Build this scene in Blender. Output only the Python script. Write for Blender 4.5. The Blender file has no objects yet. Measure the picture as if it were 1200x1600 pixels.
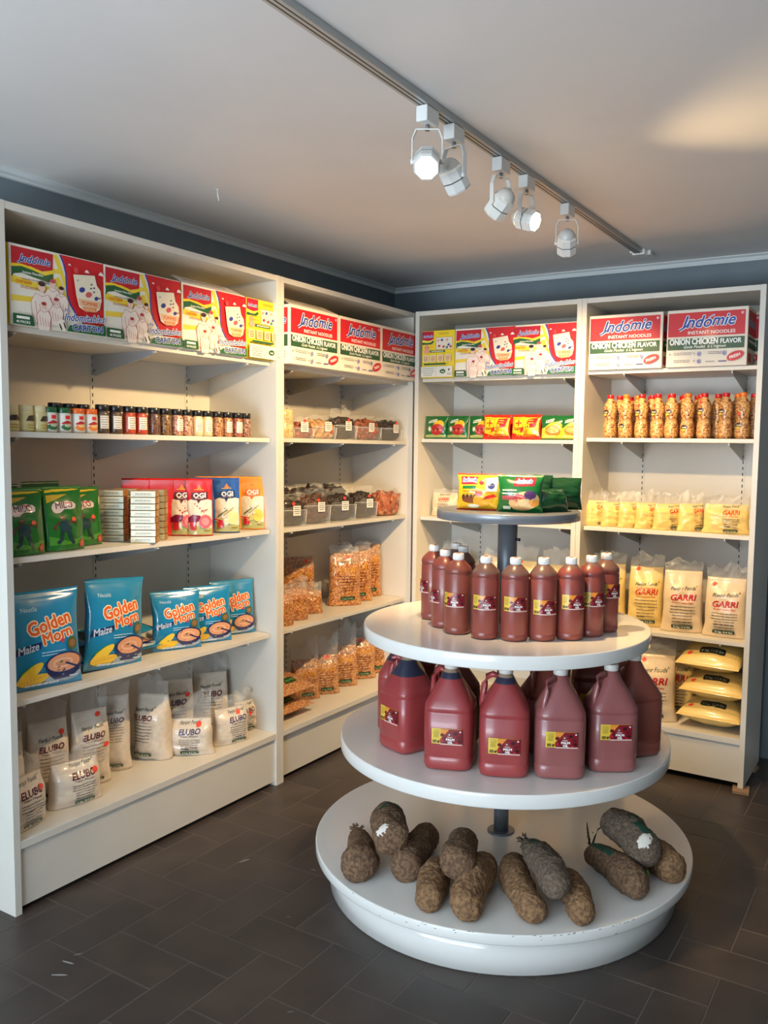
import bpy, bmesh, math, random, bisect
from mathutils import Vector, Matrix, noise
from mathutils.geometry import tessellate_polygon
R = math.radians
random.seed(7)
C = bpy.context.scene.collection
SC = bpy.context.scene

# ---------------------------------------------------------------- camera
def cam_setup():
    yaw, pitch, roll = 0.53271, 0.08307, 0.0152
    f = Vector((-math.sin(yaw)*math.cos(pitch), math.cos(yaw)*math.cos(pitch), -math.sin(pitch)))
    r = Vector((math.cos(yaw), math.sin(yaw), 0)); u = r.cross(f)
    c, s = math.cos(roll), math.sin(roll)
    r2, u2 = c*r + s*u, -s*r + c*u
    cd = bpy.data.cameras.new('camera'); co = bpy.data.objects.new('camera', cd); C.objects.link(co)
    m = Matrix((r2, u2, -f)).transposed().to_4x4(); m.translation = (2.3953, -3.9065, 1.4904)
    co.matrix_world = m
    cd.sensor_fit = 'VERTICAL'; cd.sensor_height = 24; cd.lens = 24*1326.2/1600
    cd.shift_x = -68.9/1600; cd.shift_y = 10.0/1600
    cd.clip_start = 0.02
    SC.camera = co
cam_setup()
# ---------------------------------------------------------------- world, daylight, exposure
W = bpy.data.worlds.new('world'); SC.world = W; W.use_nodes = True
bg = W.node_tree.nodes['Background']; bg.inputs[0].default_value = (0.72, 0.86, 1.0, 1); bg.inputs[1].default_value = 1.0
def area(name, loc, rot, sx, sy, col, e):
    l = bpy.data.lights.new(name, 'AREA'); l.shape = 'RECTANGLE'; l.size = sx; l.size_y = sy; l.color = col; l.energy = e
    o = bpy.data.objects.new(name, l); C.objects.link(o); o.location = loc; o.rotation_euler = rot
    return o
# daylight entering through the shop window behind the camera
DAY = area('window_daylight', (1.15, -5.42, 1.35), (R(90), 0, 0), 2.6, 1.9, (0.66, 0.85, 1.0), 76)
# added fill light low outside the window, tilted up to brighten the ceiling
area('ceiling_fill', (1.15, -5.75, .55), (R(130), 0, 0), 2.6, 1.0, (0.84, 0.91, 1.0), 165)
SPOT_E = 118
WARM = (1.0, 0.68, 0.33)
SC.view_settings.view_transform = 'Standard'; SC.view_settings.look = 'None'
SC.view_settings.gamma = 1; SC.view_settings.use_curve_mapping = False
SC.view_settings.exposure = 0.06

# ---------------------------------------------------------------- materials
def lin(c):
    o = []
    for v in c[:3]:
        v = v/255.0
        o.append(v/12.92 if v <= 0.04045 else ((v+0.055)/1.055)**2.4)
    return (o[0], o[1], o[2], 1)
MC = {}
def M(col, rough=0.5, coat=0.0, metal=0.0, alpha=1.0, trans=0.0, emit=0.0):
    k = (tuple(col), rough, coat, metal, alpha, trans, emit)
    if k in MC: return MC[k]
    m = bpy.data.materials.new('paint'); m.use_nodes = True
    p = m.node_tree.nodes['Principled BSDF']
    p.inputs['Base Color'].default_value = lin(col); p.inputs['Roughness'].default_value = rough
    p.inputs['Coat Weight'].default_value = coat; p.inputs['Coat Roughness'].default_value = 0.12
    p.inputs['Metallic'].default_value = metal; p.inputs['Alpha'].default_value = alpha
    p.inputs['Transmission Weight'].default_value = trans
    if emit: p.inputs['Emission Color'].default_value = lin(col); p.inputs['Emission Strength'].default_value = emit
    MC[k] = m
    return m
def nodes(name):
    m = bpy.data.materials.new(name); m.use_nodes = True; nt = m.node_tree
    return m, nt, nt.nodes['Principled BSDF']
def ramp(nt, stops):
    r = nt.nodes.new('ShaderNodeValToRGB'); e = r.color_ramp.elements
    while len(e) < len(stops): e.new(0.5)
    for i, (p, c) in enumerate(stops): e[i].position = p; e[i].color = lin(c)
    return r
def grain(name, cols, scale, rough=0.45, coat=0.5, bump=0.6, dist=0.004):
    """seeds, nuts, chopped leaves: a cell pattern with relief"""
    m, nt, p = nodes(name); L = nt.links
    tc = nt.nodes.new('ShaderNodeTexCoord'); v = nt.nodes.new('ShaderNodeTexVoronoi'); v.inputs['Scale'].default_value = scale
    L.new(tc.outputs['Object'], v.inputs['Vector'])
    sp = nt.nodes.new('ShaderNodeSeparateColor'); L.new(v.outputs['Color'], sp.inputs[0])
    n = len(cols); r = ramp(nt, [(i/(n-1) if n > 1 else 0, c) for i, c in enumerate(cols)])
    L.new(sp.outputs[0], r.inputs[0]); L.new(r.outputs[0], p.inputs['Base Color'])
    b = nt.nodes.new('ShaderNodeBump'); b.invert = True; b.inputs['Strength'].default_value = bump; b.inputs['Distance'].default_value = dist
    L.new(v.outputs['Distance'], b.inputs['Height']); L.new(b.outputs[0], p.inputs['Normal'])
    p.inputs['Roughness'].default_value = rough; p.inputs['Coat Weight'].default_value = coat; p.inputs['Coat Roughness'].default_value = 0.1
    return m
def soft(name, c1, c2, scale, rough=0.5, coat=0.0, bump=0.0, dist=0.002, detail=4, lo=0.35, hi=0.65, stretch=None):
    m, nt, p = nodes(name); L = nt.links
    tc = nt.nodes.new('ShaderNodeTexCoord'); n = nt.nodes.new('ShaderNodeTexNoise')
    n.inputs['Scale'].default_value = scale; n.inputs['Detail'].default_value = detail
    if stretch:
        mp = nt.nodes.new('ShaderNodeMapping'); mp.inputs['Scale'].default_value = stretch
        L.new(tc.outputs['Object'], mp.inputs[0]); L.new(mp.outputs[0], n.inputs['Vector'])
    else: L.new(tc.outputs['Object'], n.inputs['Vector'])
    r = ramp(nt, [(lo, c1), (hi, c2)]); L.new(n.outputs[0], r.inputs[0]); L.new(r.outputs[0], p.inputs['Base Color'])
    p.inputs['Roughness'].default_value = rough; p.inputs['Coat Weight'].default_value = coat; p.inputs['Coat Roughness'].default_value = 0.1
    if bump:
        b = nt.nodes.new('ShaderNodeBump'); b.inputs['Strength'].default_value = bump; b.inputs['Distance'].default_value = dist
        L.new(n.outputs[0], b.inputs['Height']); L.new(b.outputs[0], p.inputs['Normal'])
    return m
M_CEIL = soft('ceiling_paint', (218, 216, 214), (224, 222, 220), 2.0, 0.55)
M_WALL = soft('grey_blue_paint', (104, 116, 123), (110, 122, 129), 6.0, 0.6)
M_TRIM = M((205, 210, 210), 0.4)
M_SHELF = soft('white_laminate', (212, 207, 196), (216, 211, 200), 5.0, 0.38)
M_TILE = soft('painted_floor_tile', (62, 54, 50), (74, 64, 58), 7.0, 0.42, 0.0, 0.25, 0.002)
M_TILE2 = soft('painted_floor_tile_dark', (58, 51, 48), (69, 60, 55), 5.0, 0.42, 0.0, 0.25, 0.002)
M_GROUT = M((98, 88, 81), 0.7)
M_GLOSSW = M((232, 230, 224), 0.16, 0.3)
M_STEEL = M((128, 133, 140), 0.38, 0, 0.55)
M_GREYTOP = M((134, 137, 142), 0.34, 0.2, 0.25)
M_FILM = M((240, 240, 235), 0.12, 0.0, 0, 0.10)
M_FILM2 = M((235, 235, 230), 0.14, 0.0, 0, 0.15)
M_CLEAR = M((235, 238, 238), 0.06, 0.0, 0, 0.12)
M_NUTS = grain('groundnuts', [(96, 50, 22), (186, 124, 62), (206, 152, 88), (220, 178, 118), (140, 78, 40)], 150)
M_SEED = grain('orange_brown_chips', [(120, 56, 20), (184, 108, 44), (206, 134, 66), (228, 176, 108), (156, 78, 32)], 170, .3, .9)
M_SEED2 = grain('dried_shrimp_chips', [(140, 70, 32), (192, 122, 64), (208, 142, 82), (230, 188, 132), (164, 88, 42)], 190, .35, .8)
M_BARK = soft('yam_skin', (90, 67, 48), (138, 106, 78), 95, 0.85, 0, 1.0, 0.008, 10, .38, .66)
M_BARK2 = soft('yam_skin_grey', (88, 74, 61), (124, 106, 88), 110, 0.9, 0, 1.0, 0.007, 10, .38, .66)
M_BARK3 = soft('yam_skin_tan', (104, 75, 50), (160, 122, 84), 85, 0.85, 0, 1.0, 0.008, 10, .36, .68)
M_YELLOWGRAIN = soft('yellow_cassava_grain', (226, 192, 112), (236, 206, 128), 200, 0.35, 0.6, 0.15, 0.001)
M_CREAMGRAIN = soft('cream_cassava_grain', (220, 194, 156), (230, 206, 168), 200, 0.35, 0.6, 0.15, 0.001)
M_FLOUR = soft('white_yam_flour', (216, 200, 180), (226, 212, 192), 60, 0.35, 0.55, 0.1, 0.001)
M_WOOD = soft('raw_wood', (140, 112, 88), (166, 136, 106), 9, 0.7, 0, 0, 0, 4, 0.35, 0.65, (1, 12, 12))
M_CARD = M((226, 214, 196), 0.7)
M_LABEL = M((240, 236, 226), 0.5)
STK = M((240, 70, 48), 0.5)

# ---------------------------------------------------------------- object helpers
def setp(o, label=None, cat=None, group=None, kind=None):
    if label: o['label'] = label
    if cat: o['category'] = cat
    if group: o['group'] = group
    if kind: o['kind'] = kind
    return o
def empty(name, loc=(0, 0, 0), rz=0.0):
    o = bpy.data.objects.new(name, None); C.objects.link(o); o.location = loc; o.rotation_euler = (0, 0, rz); o.empty_display_size = 0.05
    return o
def copy_tree(o, parent=None):
    c = o.copy(); C.objects.link(c)
    if parent is not None: c.parent = parent
    for ch in list(o.children): copy_tree(ch, c)
    return c
class MB:
    def __init__(s): s.v = []; s.f = []; s.m = []; s.sm = []; s.mats = []
    def mi(s, m):
        if m not in s.mats: s.mats.append(m)
        return s.mats.index(m)
    def add(s, vs, fs, m, smooth=False):
        b = len(s.v); s.v += [tuple(v) for v in vs]; i = s.mi(m)
        for f in fs: s.f.append(tuple(b+k for k in f)); s.m.append(i); s.sm.append(smooth)
        return s
    def box(s, x0, x1, y0, y1, z0, z1, m, bev=0.0):
        if bev <= 0:
            vs = [(x, y, z) for x in (x0, x1) for y in (y0, y1) for z in (z0, z1)]
            fs = [(0, 1, 3, 2), (4, 6, 7, 5), (0, 4, 5, 1), (2, 3, 7, 6), (0, 2, 6, 4), (1, 5, 7, 3)]
            return s.add(vs, fs, m)
        bm = bmesh.new(); bmesh.ops.create_cube(bm, size=1)
        for v in bm.verts: v.co = Vector(((x0+x1)/2+v.co.x*(x1-x0), (y0+y1)/2+v.co.y*(y1-y0), (z0+z1)/2+v.co.z*(z1-z0)))
        bmesh.ops.bevel(bm, geom=bm.edges[:], offset=bev, segments=2, affect='EDGES', profile=0.5)
        s.bm(bm, m); bm.free(); return s
    def bm(s, bm, m, smooth=False, fn=None):
        bm.verts.index_update()
        s.add([fn(v.co) if fn else v.co[:] for v in bm.verts], [[v.index for v in f.verts] for f in bm.faces], m, smooth)
    def lathe(s, prof, m, seg=32, cx=0, cy=0, n=None, cap0=True, cap1=True):
        """prof: (r, z, [mat]); n: superellipse exponent for rounded-square sections"""
        vs = []; k = len(prof)
        for (r, z, *_) in prof:
            for i in range(seg):
                a = 2*math.pi*(i+0.5)/seg; c_, s_ = math.cos(a), math.sin(a)
                q = 1.0
                if n: 
                    ex = n(z) if callable(n) else n
                    q = (abs(c_)**ex+abs(s_)**ex)**(-1/ex)
                vs.append((cx+r*q*c_, cy+r*q*s_, z))
        b = len(s.v); s.v += vs
        for j in range(k-1):
            mm = prof[j][2] if len(prof[j]) > 2 else m; i_ = s.mi(mm)
            for i in range(seg):
                s.f.append((b+j*seg+i, b+j*seg+(i+1) % seg, b+(j+1)*seg+(i+1) % seg, b+(j+1)*seg+i)); s.m.append(i_); s.sm.append(True)
        if cap0: s.f.append(tuple(b+i for i in reversed(range(seg)))); s.m.append(s.mi(prof[0][2] if len(prof[0]) > 2 else m)); s.sm.append(False)
        if cap1: s.f.append(tuple(b+(k-1)*seg+i for i in range(seg))); s.m.append(s.mi(prof[-1][2] if len(prof[-1]) > 2 else m)); s.sm.append(False)
        return s
    def tube(s, pts, rad, m, seg=8, cap=True):
        pts = [Vector(p) for p in pts]; b = len(s.v); n = len(pts)
        rr = rad if isinstance(rad, (list, tuple)) else [rad]*n
        for i, p in enumerate(pts):
            t = (pts[min(i+1, n-1)]-pts[max(i-1, 0)]).normalized()
            a = Vector((0, 0, 1)) if abs(t.z) < 0.9 else Vector((1, 0, 0))
            e1 = t.cross(a).normalized(); e2 = t.cross(e1).normalized()
            for k in range(seg):
                an = 2*math.pi*k/seg; s.v.append(tuple(p+rr[i]*(math.cos(an)*e1+math.sin(an)*e2)))
        mi = s.mi(m)
        for j in range(n-1):
            for k in range(seg):
                s.f.append((b+j*seg+k, b+j*seg+(k+1) % seg, b+(j+1)*seg+(k+1) % seg, b+(j+1)*seg+k)); s.m.append(mi); s.sm.append(True)
        if cap:
            s.f.append(tuple(b+k for k in reversed(range(seg)))); s.m.append(mi); s.sm.append(False)
            s.f.append(tuple(b+(n-1)*seg+k for k in range(seg))); s.m.append(mi); s.sm.append(False)
        return s
    def art(s, art, fn, cell=None):
        art.build(s, fn, cell); return s
    def obj(s, name, parent=None, loc=None, rot=None):
        me = bpy.data.meshes.new(name); me.from_pydata(s.v, [], s.f)
        for m in s.mats: me.materials.append(m)
        me.polygons.foreach_set('material_index', s.m); me.polygons.foreach_set('use_smooth', s.sm); me.update()
        o = bpy.data.objects.new(name, me); C.objects.link(o)
        if parent is not None: o.parent = parent
        if loc is not None: o.location = loc
        if rot is not None: o.rotation_euler = rot
        return o

# ---------------------------------------------------------------- flat artwork laid onto surfaces
TXT = {}
def text2d(body, bold=0.0, shear=0.0, spacing=1.0):
    k = (body, round(bold, 4), shear, spacing)
    if k in TXT: return TXT[k]
    cu = bpy.data.curves.new('t', 'FONT'); cu.body = body; cu.size = 1; cu.offset = bold; cu.shear = shear; cu.resolution_u = 2
    cu.space_character = spacing; cu.align_x = 'CENTER'; cu.fill_mode = 'BOTH'
    o = bpy.data.objects.new('t', cu); C.objects.link(o)
    dg = bpy.context.evaluated_depsgraph_get(); dg.update()
    me = bpy.data.meshes.new_from_object(o.evaluated_get(dg))
    vs = [(v.co.x, v.co.y) for v in me.vertices]; fs = [tuple(p.vertices) for p in me.polygons]
    bpy.data.objects.remove(o); bpy.data.curves.remove(cu); bpy.data.meshes.remove(me)
    TXT[k] = (vs, fs)
    return TXT[k]
class Art:
    def __init__(s, coat=0.0, rough=0.5): s.items = []; s.lv = 0; s.coat = coat; s.rough = rough
    def mat(s, c): return c if isinstance(c, bpy.types.Material) else M(c, s.rough, s.coat)
    def raw(s, vs, fs, c, lv=None):
        s.lv += 1; s.items.append((vs, fs, s.mat(c), s.lv if lv is None else lv)); return s
    def poly(s, pts, c, lv=None):
        tris = tessellate_polygon([[Vector((p[0], p[1], 0)) for p in pts]])
        return s.raw(pts, [tuple(t) for t in tris], c, lv)
    def rect(s, x0, y0, x1, y1, c, lv=None): return s.poly([(x0, y0), (x1, y0), (x1, y1), (x0, y1)], c, lv)
    def ell(s, cx, cy, rx, ry, c, a=0.0, n=20, lv=None, jag=0.0):
        ca, sa = math.cos(R(a)), math.sin(R(a)); pts = []
        for i in range(n):
            t = 2*math.pi*i/n; q = 1+(jag if i % 2 else 0); x, y = rx*q*math.cos(t), ry*q*math.sin(t)
            pts.append((cx+ca*x-sa*y, cy+sa*x+ca*y))
        return s.poly(pts, c, lv)
    def line(s, pts, w, c, lv=None):
        up, dn = [], []
        for i, p in enumerate(pts):
            a = pts[max(i-1, 0)]; b = pts[min(i+1, len(pts)-1)]; dx, dy = b[0]-a[0], b[1]-a[1]; l = math.hypot(dx, dy) or 1
            up.append((p[0]-dy/l*w/2, p[1]+dx/l*w/2)); dn.append((p[0]+dy/l*w/2, p[1]-dx/l*w/2))
        vs = up+dn; n = len(up)
        return s.raw(vs, [(i, i+1, n+i+1, n+i) for i in range(n-1)], c, lv)
    def text(s, t, cx, y, size, c, bold=0.0, shear=0.0, a=0.0, width=None, outline=None, ow=0.03, spacing=1.0, sx=1.0):
        if outline is not None: s.text(t, cx, y, size, outline, bold+ow, shear, a, width, None, 0, spacing, sx)
        thick = bold if (bold >= .012 and size >= .0085) else 0.0
        vs, fs = text2d(t, 0.0 if thick else bold, shear, spacing); ca, sa = math.cos(R(a)), math.sin(R(a))
        if width:
            v0, _ = text2d(t, 0, shear, spacing); x0 = min(v[0] for v in v0); x1 = max(v[0] for v in v0); sx = width/((x1-x0)*size)
        out = []
        for x, y_ in vs:
            x, y_ = x*size*sx, y_*size; out.append((cx+ca*x-sa*y_, y+sa*x+ca*y_))
        if thick:                      # heavier strokes: the same letters laid side by side
            n = 8 if thick > .04 else 6; base = list(out); n0 = len(base); f0 = list(fs); fs = list(fs)
            for q in range(n):
                dx, dy = thick*size*math.cos(6.2832*q/n), thick*size*math.sin(6.2832*q/n); b = len(out)
                out += [(x+dx, y_+dy, 0.000009*(q+1)) for x, y_ in base]; fs += [tuple(b+i for i in f) for f in f0]
        return s.raw(out, fs, c)
    def lines(s, x0, x1, y0, n, dy, h, c, rnd=None, tilt=0.0):
        rnd = rnd or random.Random(3)
        s.lv += 1
        for i in range(n):
            y = y0-i*dy; ins = rnd.uniform(0, 0.18)*(x1-x0); x = x0+ins; xe = x1-ins
            while x < xe-1e-4:
                w = min(rnd.uniform(0.08, 0.2)*(x1-x0), xe-x); s.rect(x, y, x+w, y+h, c, s.lv); s.lv -= 0
                x += w+0.018*(x1-x0)
        return s
    def wave(s, x0, x1, ys, amp, h, c, ph=0.0, n=12):
        top, bot = [], []
        for i in range(n+1):
            x = x0+(x1-x0)*i/n; y = ys+amp*math.sin(ph+math.pi*2*i/n)
            top.append((x, y+h)); bot.append((x, y))
        vs = top+bot; m = n+1
        return s.raw(vs, [(i, i+1, m+i+1, m+i) for i in range(n)], c)
    def build(s, mb, fn, cell):
        step = 0.00009 if not hasattr(fn, 'cuts') else 0.00016
        for vs, fs, m, lv in s.items:
            bm = bmesh.new(); z = 0.00035+step*lv
            bv = [bm.verts.new((v[0], v[1], z+(v[2] if len(v) > 2 else 0))) for v in vs]
            for f in fs:
                try: bm.faces.new([bv[i] for i in f])
                except ValueError: pass
            if cell:
                for ax in (0, 1):
                    lo = min(v[ax] for v in vs); hi = max(v[ax] for v in vs)
                    if hasattr(fn, 'cuts'): cs = [c for c in fn.cuts[ax] if lo+1e-5 < c < hi-1e-5]
                    else:
                        cs = []; q = math.ceil(lo/cell)*cell
                        while q < hi: cs.append(q); q += cell
                    for q in cs:
                        co = [0, 0, 0]; no = [0, 0, 0]; co[ax] = q; no[ax] = 1
                        bmesh.ops.bisect_plane(bm, geom=bm.verts[:]+bm.edges[:]+bm.faces[:], plane_co=co, plane_no=no, dist=1e-7)
            bm.normal_update()
            for f in bm.faces:
                if f.normal.z < 0: f.normal_flip()
            mb.bm(bm, m, bool(cell), lambda c: fn(c.x, c.y, c.z)); bm.free()
def front_map(W_, D_, dz=0.0):       # art (x in 0..W, y up) onto the -y face of a box centred on x
    return lambda x, y, o: (x-W_/2, -D_/2-o, y+dz)
def cyl_map(r, rot=0.0):             # art centred on x=0 wrapped on a cylinder facing -y
    return lambda x, y, o: ((r+o)*math.sin(x/r+rot), -(r+o)*math.cos(x/r+rot), y)

# ---------------------------------------------------------------- room shell
CEIL = 2.43; XL = -0.415; YB = 0.425; XR = 4.3; YF = -5.4
def struct(o): o['kind'] = 'structure'; return o
def floor():
    mb = MB(); mb.box(XL-.1, XR+.1, YF-.1, YB+.1, -0.12, -0.0012, M_GROUT)
    w = 0.1475; g = 0.0018; rnd = random.Random(2)
    nx, ny = int((XR-XL)/w)+3, int((YB-YF)/w)+3; x0, y0 = 0.632-w*8, -2.086-w*24
    for i in range(-2, nx+4):
        for j in range(-2, ny+4):
            q = (i-j) % 4
            if q == 0: a = (i, j, i+2, j+1)
            elif q == 3: a = (i, j, i+1, j+2)
            else: continue
            X0, Y0, X1, Y1 = x0+a[0]*w+g, y0+a[1]*w+g, x0+a[2]*w-g, y0+a[3]*w-g
            X0 = max(X0, XL); X1 = min(X1, XR); Y0 = max(Y0, YF); Y1 = min(Y1, YB)
            if X1-X0 < .01 or Y1-Y0 < .01: continue
            h = rnd.uniform(-0.0003, 0.0); b = 0.0015; m = rnd.choice((M_TILE, M_TILE, M_TILE2))
            mb.add([(X0, Y0, -0.001), (X1, Y0, -0.001), (X1, Y1, -0.001), (X0, Y1, -0.001), (X0+b, Y0+b, h), (X1-b, Y0+b, h), (X1-b, Y1-b, h), (X0+b, Y1-b, h)],
                   [(4, 5, 6, 7), (0, 1, 5, 4), (1, 2, 6, 5), (2, 3, 7, 6), (3, 0, 4, 7)], m)
    # pale scuffs on the paint
    sc = M((150, 146, 140), 0.8)
    for (x, y, l, a) in ((0.34, -2.42, .02, 10), (0.37, -2.47, .022, 30), (0.33, -2.38, .012, 60), (0.60, -1.62, .012, 0), (.72, -1.9, .008, 20), (.55, -1.2, .01, 0), (1.02, -2.25, .008, 40), (1.3, -2.4, .01, 10), (.35, -1.7, .02, 70)):
        c, s = math.cos(R(a)), math.sin(R(a)); p = []
        for u, v in ((-1, -.12), (0, -.2), (1, -.08), (1, .1), (.2, .2), (-1, .1)): p.append((x+c*u*l-s*v*l, y+s*u*l+c*v*l, 0.0004))
        mb.add(p, [tuple(range(6))], sc)
    struct(mb.obj('floor'))
floor()
def shell():
    struct(MB().box(XL-.1, XR+.1, YF-.1, YB+.1, CEIL, CEIL+.1, M_CEIL).obj('ceiling'))
    struct(MB().box(XL-.1, XL, YF-.1, YB+.1, -.1, CEIL+.1, M_WALL).obj('wall_left'))
    struct(MB().box(XL-.0, XR+.1, YB, YB+.1, -.1, CEIL+.1, M_WALL).obj('wall_back'))
    struct(MB().box(XR, XR+.1, YF-.1, YB, -.1, CEIL+.1, M_WALL).obj('wall_right'))
    # front wall with the shop window opening
    wx0, wx1, wz0, wz1 = -0.2, 2.5, 0.35, 2.38
    f = MB(); m = M((196, 196, 192), .6)
    f.box(XL, wx0, YF-.1, YF, -.1, CEIL+.1, m); f.box(wx1, XR, YF-.1, YF, -.1, CEIL+.1, m)
    f.box(wx0, wx1, YF-.1, YF, -.1, wz0, m); f.box(wx0, wx1, YF-.1, YF, wz1, CEIL+.1, m)
    struct(f.obj('wall_front'))
    w = MB()
    for x in (wx0, (wx0+wx1)/2-.03, wx1-.06): w.box(x, x+.06, YF-.08, YF-.02, wz0, wz1, M_TRIM)
    for z in (wz0, wz1-.06): w.box(wx0, wx1, YF-.08, YF-.02, z, z+.06, M_TRIM)
    wo = struct(w.obj('window_1'))
    g = MB().box(wx0+.06, wx1-.06, YF-.053, YF-.047, wz0+.06, wz1-.06, M((245, 250, 250), 0.02, 0, 0, 0.08))
    g.obj('pane', wo)
    # crown moulding: stepped profile along the left and back walls
    prof = [(0, 0), (0.016, 0), (0.016, 0.010), (0.011, 0.012), (0.011, 0.02), (0.024, 0.027), (0.024, 0.032), (0, 0.032)]
    z0 = CEIL-.032
    def run(name, p):
        a = [p(u, v, 0) for u, v in prof]; b = [p(u, v, 1) for u, v in prof]; n = len(prof)
        mb = MB().add(a+b, [(i, (i+1) % n, n+(i+1) % n, n+i) for i in range(n)]+[tuple(range(n)), tuple(reversed(range(n, 2*n)))], M_TRIM); struct(mb.obj(name))
    run('trim_1', lambda u, v, e: (XL+u, YF if e == 0 else YB-u, z0+v))
    run('trim_2', lambda u, v, e: (XL+u if e == 0 else XR, YB-u, z0+v))
    b = MB().box(1.80, XR, YB-.014, YB, 0, .085, M_TRIM, .002); b.box(1.80, XR, YB-.009, YB, .085, .1, M_TRIM); struct(b.obj('baseboard_back'))
    b = MB().box(XR-.014, XR, YF, YB-.02, 0, .1, M_TRIM, .002); struct(b.obj('baseboard_right'))
shell()

# ---------------------------------------------------------------- shelving units
PT = 0.0235
def shelving(label, length, height, levels, bottom, brk, loc, rz, base_z, front_seam=0.006):
    """local frame: x along the run (0..length), front plane y=0, back y=.40"""
    D = .40; u = empty('shelving_unit', loc, rz); setp(u, label, 'shelving unit', 'white shelving units along the walls')
    MB().box(0, PT, 0, D, base_z, height, M_SHELF, .001).obj('side_panel', u)
    MB().box(length-PT, length, 0, D, base_z, height, M_SHELF, .001).obj('side_panel', u)
    MB().box(PT, length-PT, 0.001, D, height-PT, height-.0005, M_SHELF, .001).obj('top_panel', u)
    MB().box(PT, length-PT, D-.012, D-.002, base_z+.02, height-PT, M_SHELF).obj('back_panel', u)
    MB().box(PT, length-PT, 0.001, D-.013, bottom-.026, bottom, M_SHELF, .0015).obj('bottom_shelf', u)
    MB().box(PT+.001, length-PT-.001, 0.006+front_seam, .024+front_seam, base_z+.018, bottom-.0285, M_SHELF, .001).obj('kick_board', u)
    dark = M((46, 44, 42), .6)
    for bx in brk:
        s = MB().box(bx-.009, bx+.009, D-.0145, D-.0125, bottom+.01, height-PT-.01, M_SHELF)
        z = bottom+.03
        while z < height-.06: s.box(bx-.0022, bx+.0022, D-.0152, D-.0144, z, z+.014, dark); z += .028
        s.obj('slotted_upright', u)
    for z in levels:
        sh = MB().box(PT+.004, length-PT-.004, .033, D-.015, z-.018, z, M_SHELF, .001).obj('shelf', u)
        for bx in brk:
            b = MB(); y0, y1 = .045, D-.016; zt = z-.0185; t = .0014
            b.add([(bx-t, y0, zt), (bx-t, y1, zt), (bx-t, y1, zt-.075), (bx-t, y1-.02, zt-.08), (bx-t, y0, zt-.012),
                   (bx+t, y0, zt), (bx+t, y1, zt), (bx+t, y1, zt-.075), (bx+t, y1-.02, zt-.08), (bx+t, y0, zt-.012)],
                  [(0, 1, 2, 3, 4), (9, 8, 7, 6, 5), (0, 5, 6, 1), (1, 6, 7, 2), (2, 7, 8, 3), (3, 8, 9, 4), (4, 9, 5, 0)], M((176, 178, 180), .35, 0, .5))
            b.tube([(bx-.004, y1-.014, zt-.06), (bx+.004, y1-.014, zt-.06)], .006, M_STEEL, 10)
            b.tube([(bx, y0-.012, zt-.004), (bx, y0+.01, zt-.004)], .0025, M((215, 215, 210), .3), 6)
            b.obj('bracket', sh)
    return u
SL = [1.843, 1.521, 1.129, .676]; SLb = .236
SB = [1.838, 1.523, 1.126, .674]; SBb = .236
SC_ = [1.852, 1.537, 1.124, .655]; SCb = .23
SD = [1.864, 1.549, 1.127, .654]; SDb = .23
YL, YD = -2.357, -1.0965
shelving('wide white shelving unit on the left wall, cereal pouches and spice jars on it', YD-YL, 2.2, SL, SLb, (.07, .62, 1.10), (0, YL, 0), R(90), 0)
shelving('white shelving unit on the left wall next to the room corner, spice tubs on it', 0-YD-.002, 2.2, SB, SBb, (.12, .50, .95), (0, YD+.001, 0), R(90), 0, .016)
XC0, XC1, XC2, YC = .036, .9503, 1.762, -.065
shelving('white shelving unit on the back wall next to the corner, soup packets on it', XC1-XC0-.001, 2.197, SC_, SCb, (.21, .82), (XC0, YC, 0), 0, .012)
shelving('white shelving unit at the right end of the back wall, groundnut bottles on it', XC2-XC1, 2.197, SD, SDb, (.20, .68), (XC1, YC, 0), 0, .012)
# shims and the wood offcut on top
setp(MB().box(-.035, .035, -.05, .04, 0, .0115, M_WOOD, .001).obj('wood_shim', None, (1.752, -.055, 0), (0, 0, R(8))), 'flat wooden shim under the right front corner of the back shelving', 'shim')
setp(MB().box(-.02, .02, -.04, .03, 0, .0115, M_WOOD, .001).obj('wood_shim', None, (1.752, .24, 0), (0, 0, R(-4))), 'small wooden shim under the rear corner of the back shelving', 'shim')
setp(MB().box(-.022, .022, -.02, .02, 0, .02, M_WOOD, .001).obj('wood_block', None, (1.372, .06, 2.197), (0, 0, 0)), 'small raw wood block lying on top of the right shelving unit', 'wood block')
h = MB().tube([(0, 0, 0), (0, 0, -.022), (.004, 0, -.03), (.003, .002, -.042)], .0022, M((225, 222, 215), .5), 8)
h.lathe([(.007, -.003), (.007, 0)], M((225, 222, 215), .5), 12)
setp(h.obj('ceiling_hook', None, (.07, -1.531, CEIL), None), 'small white hook hanging from the bare ceiling', 'hook')

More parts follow.
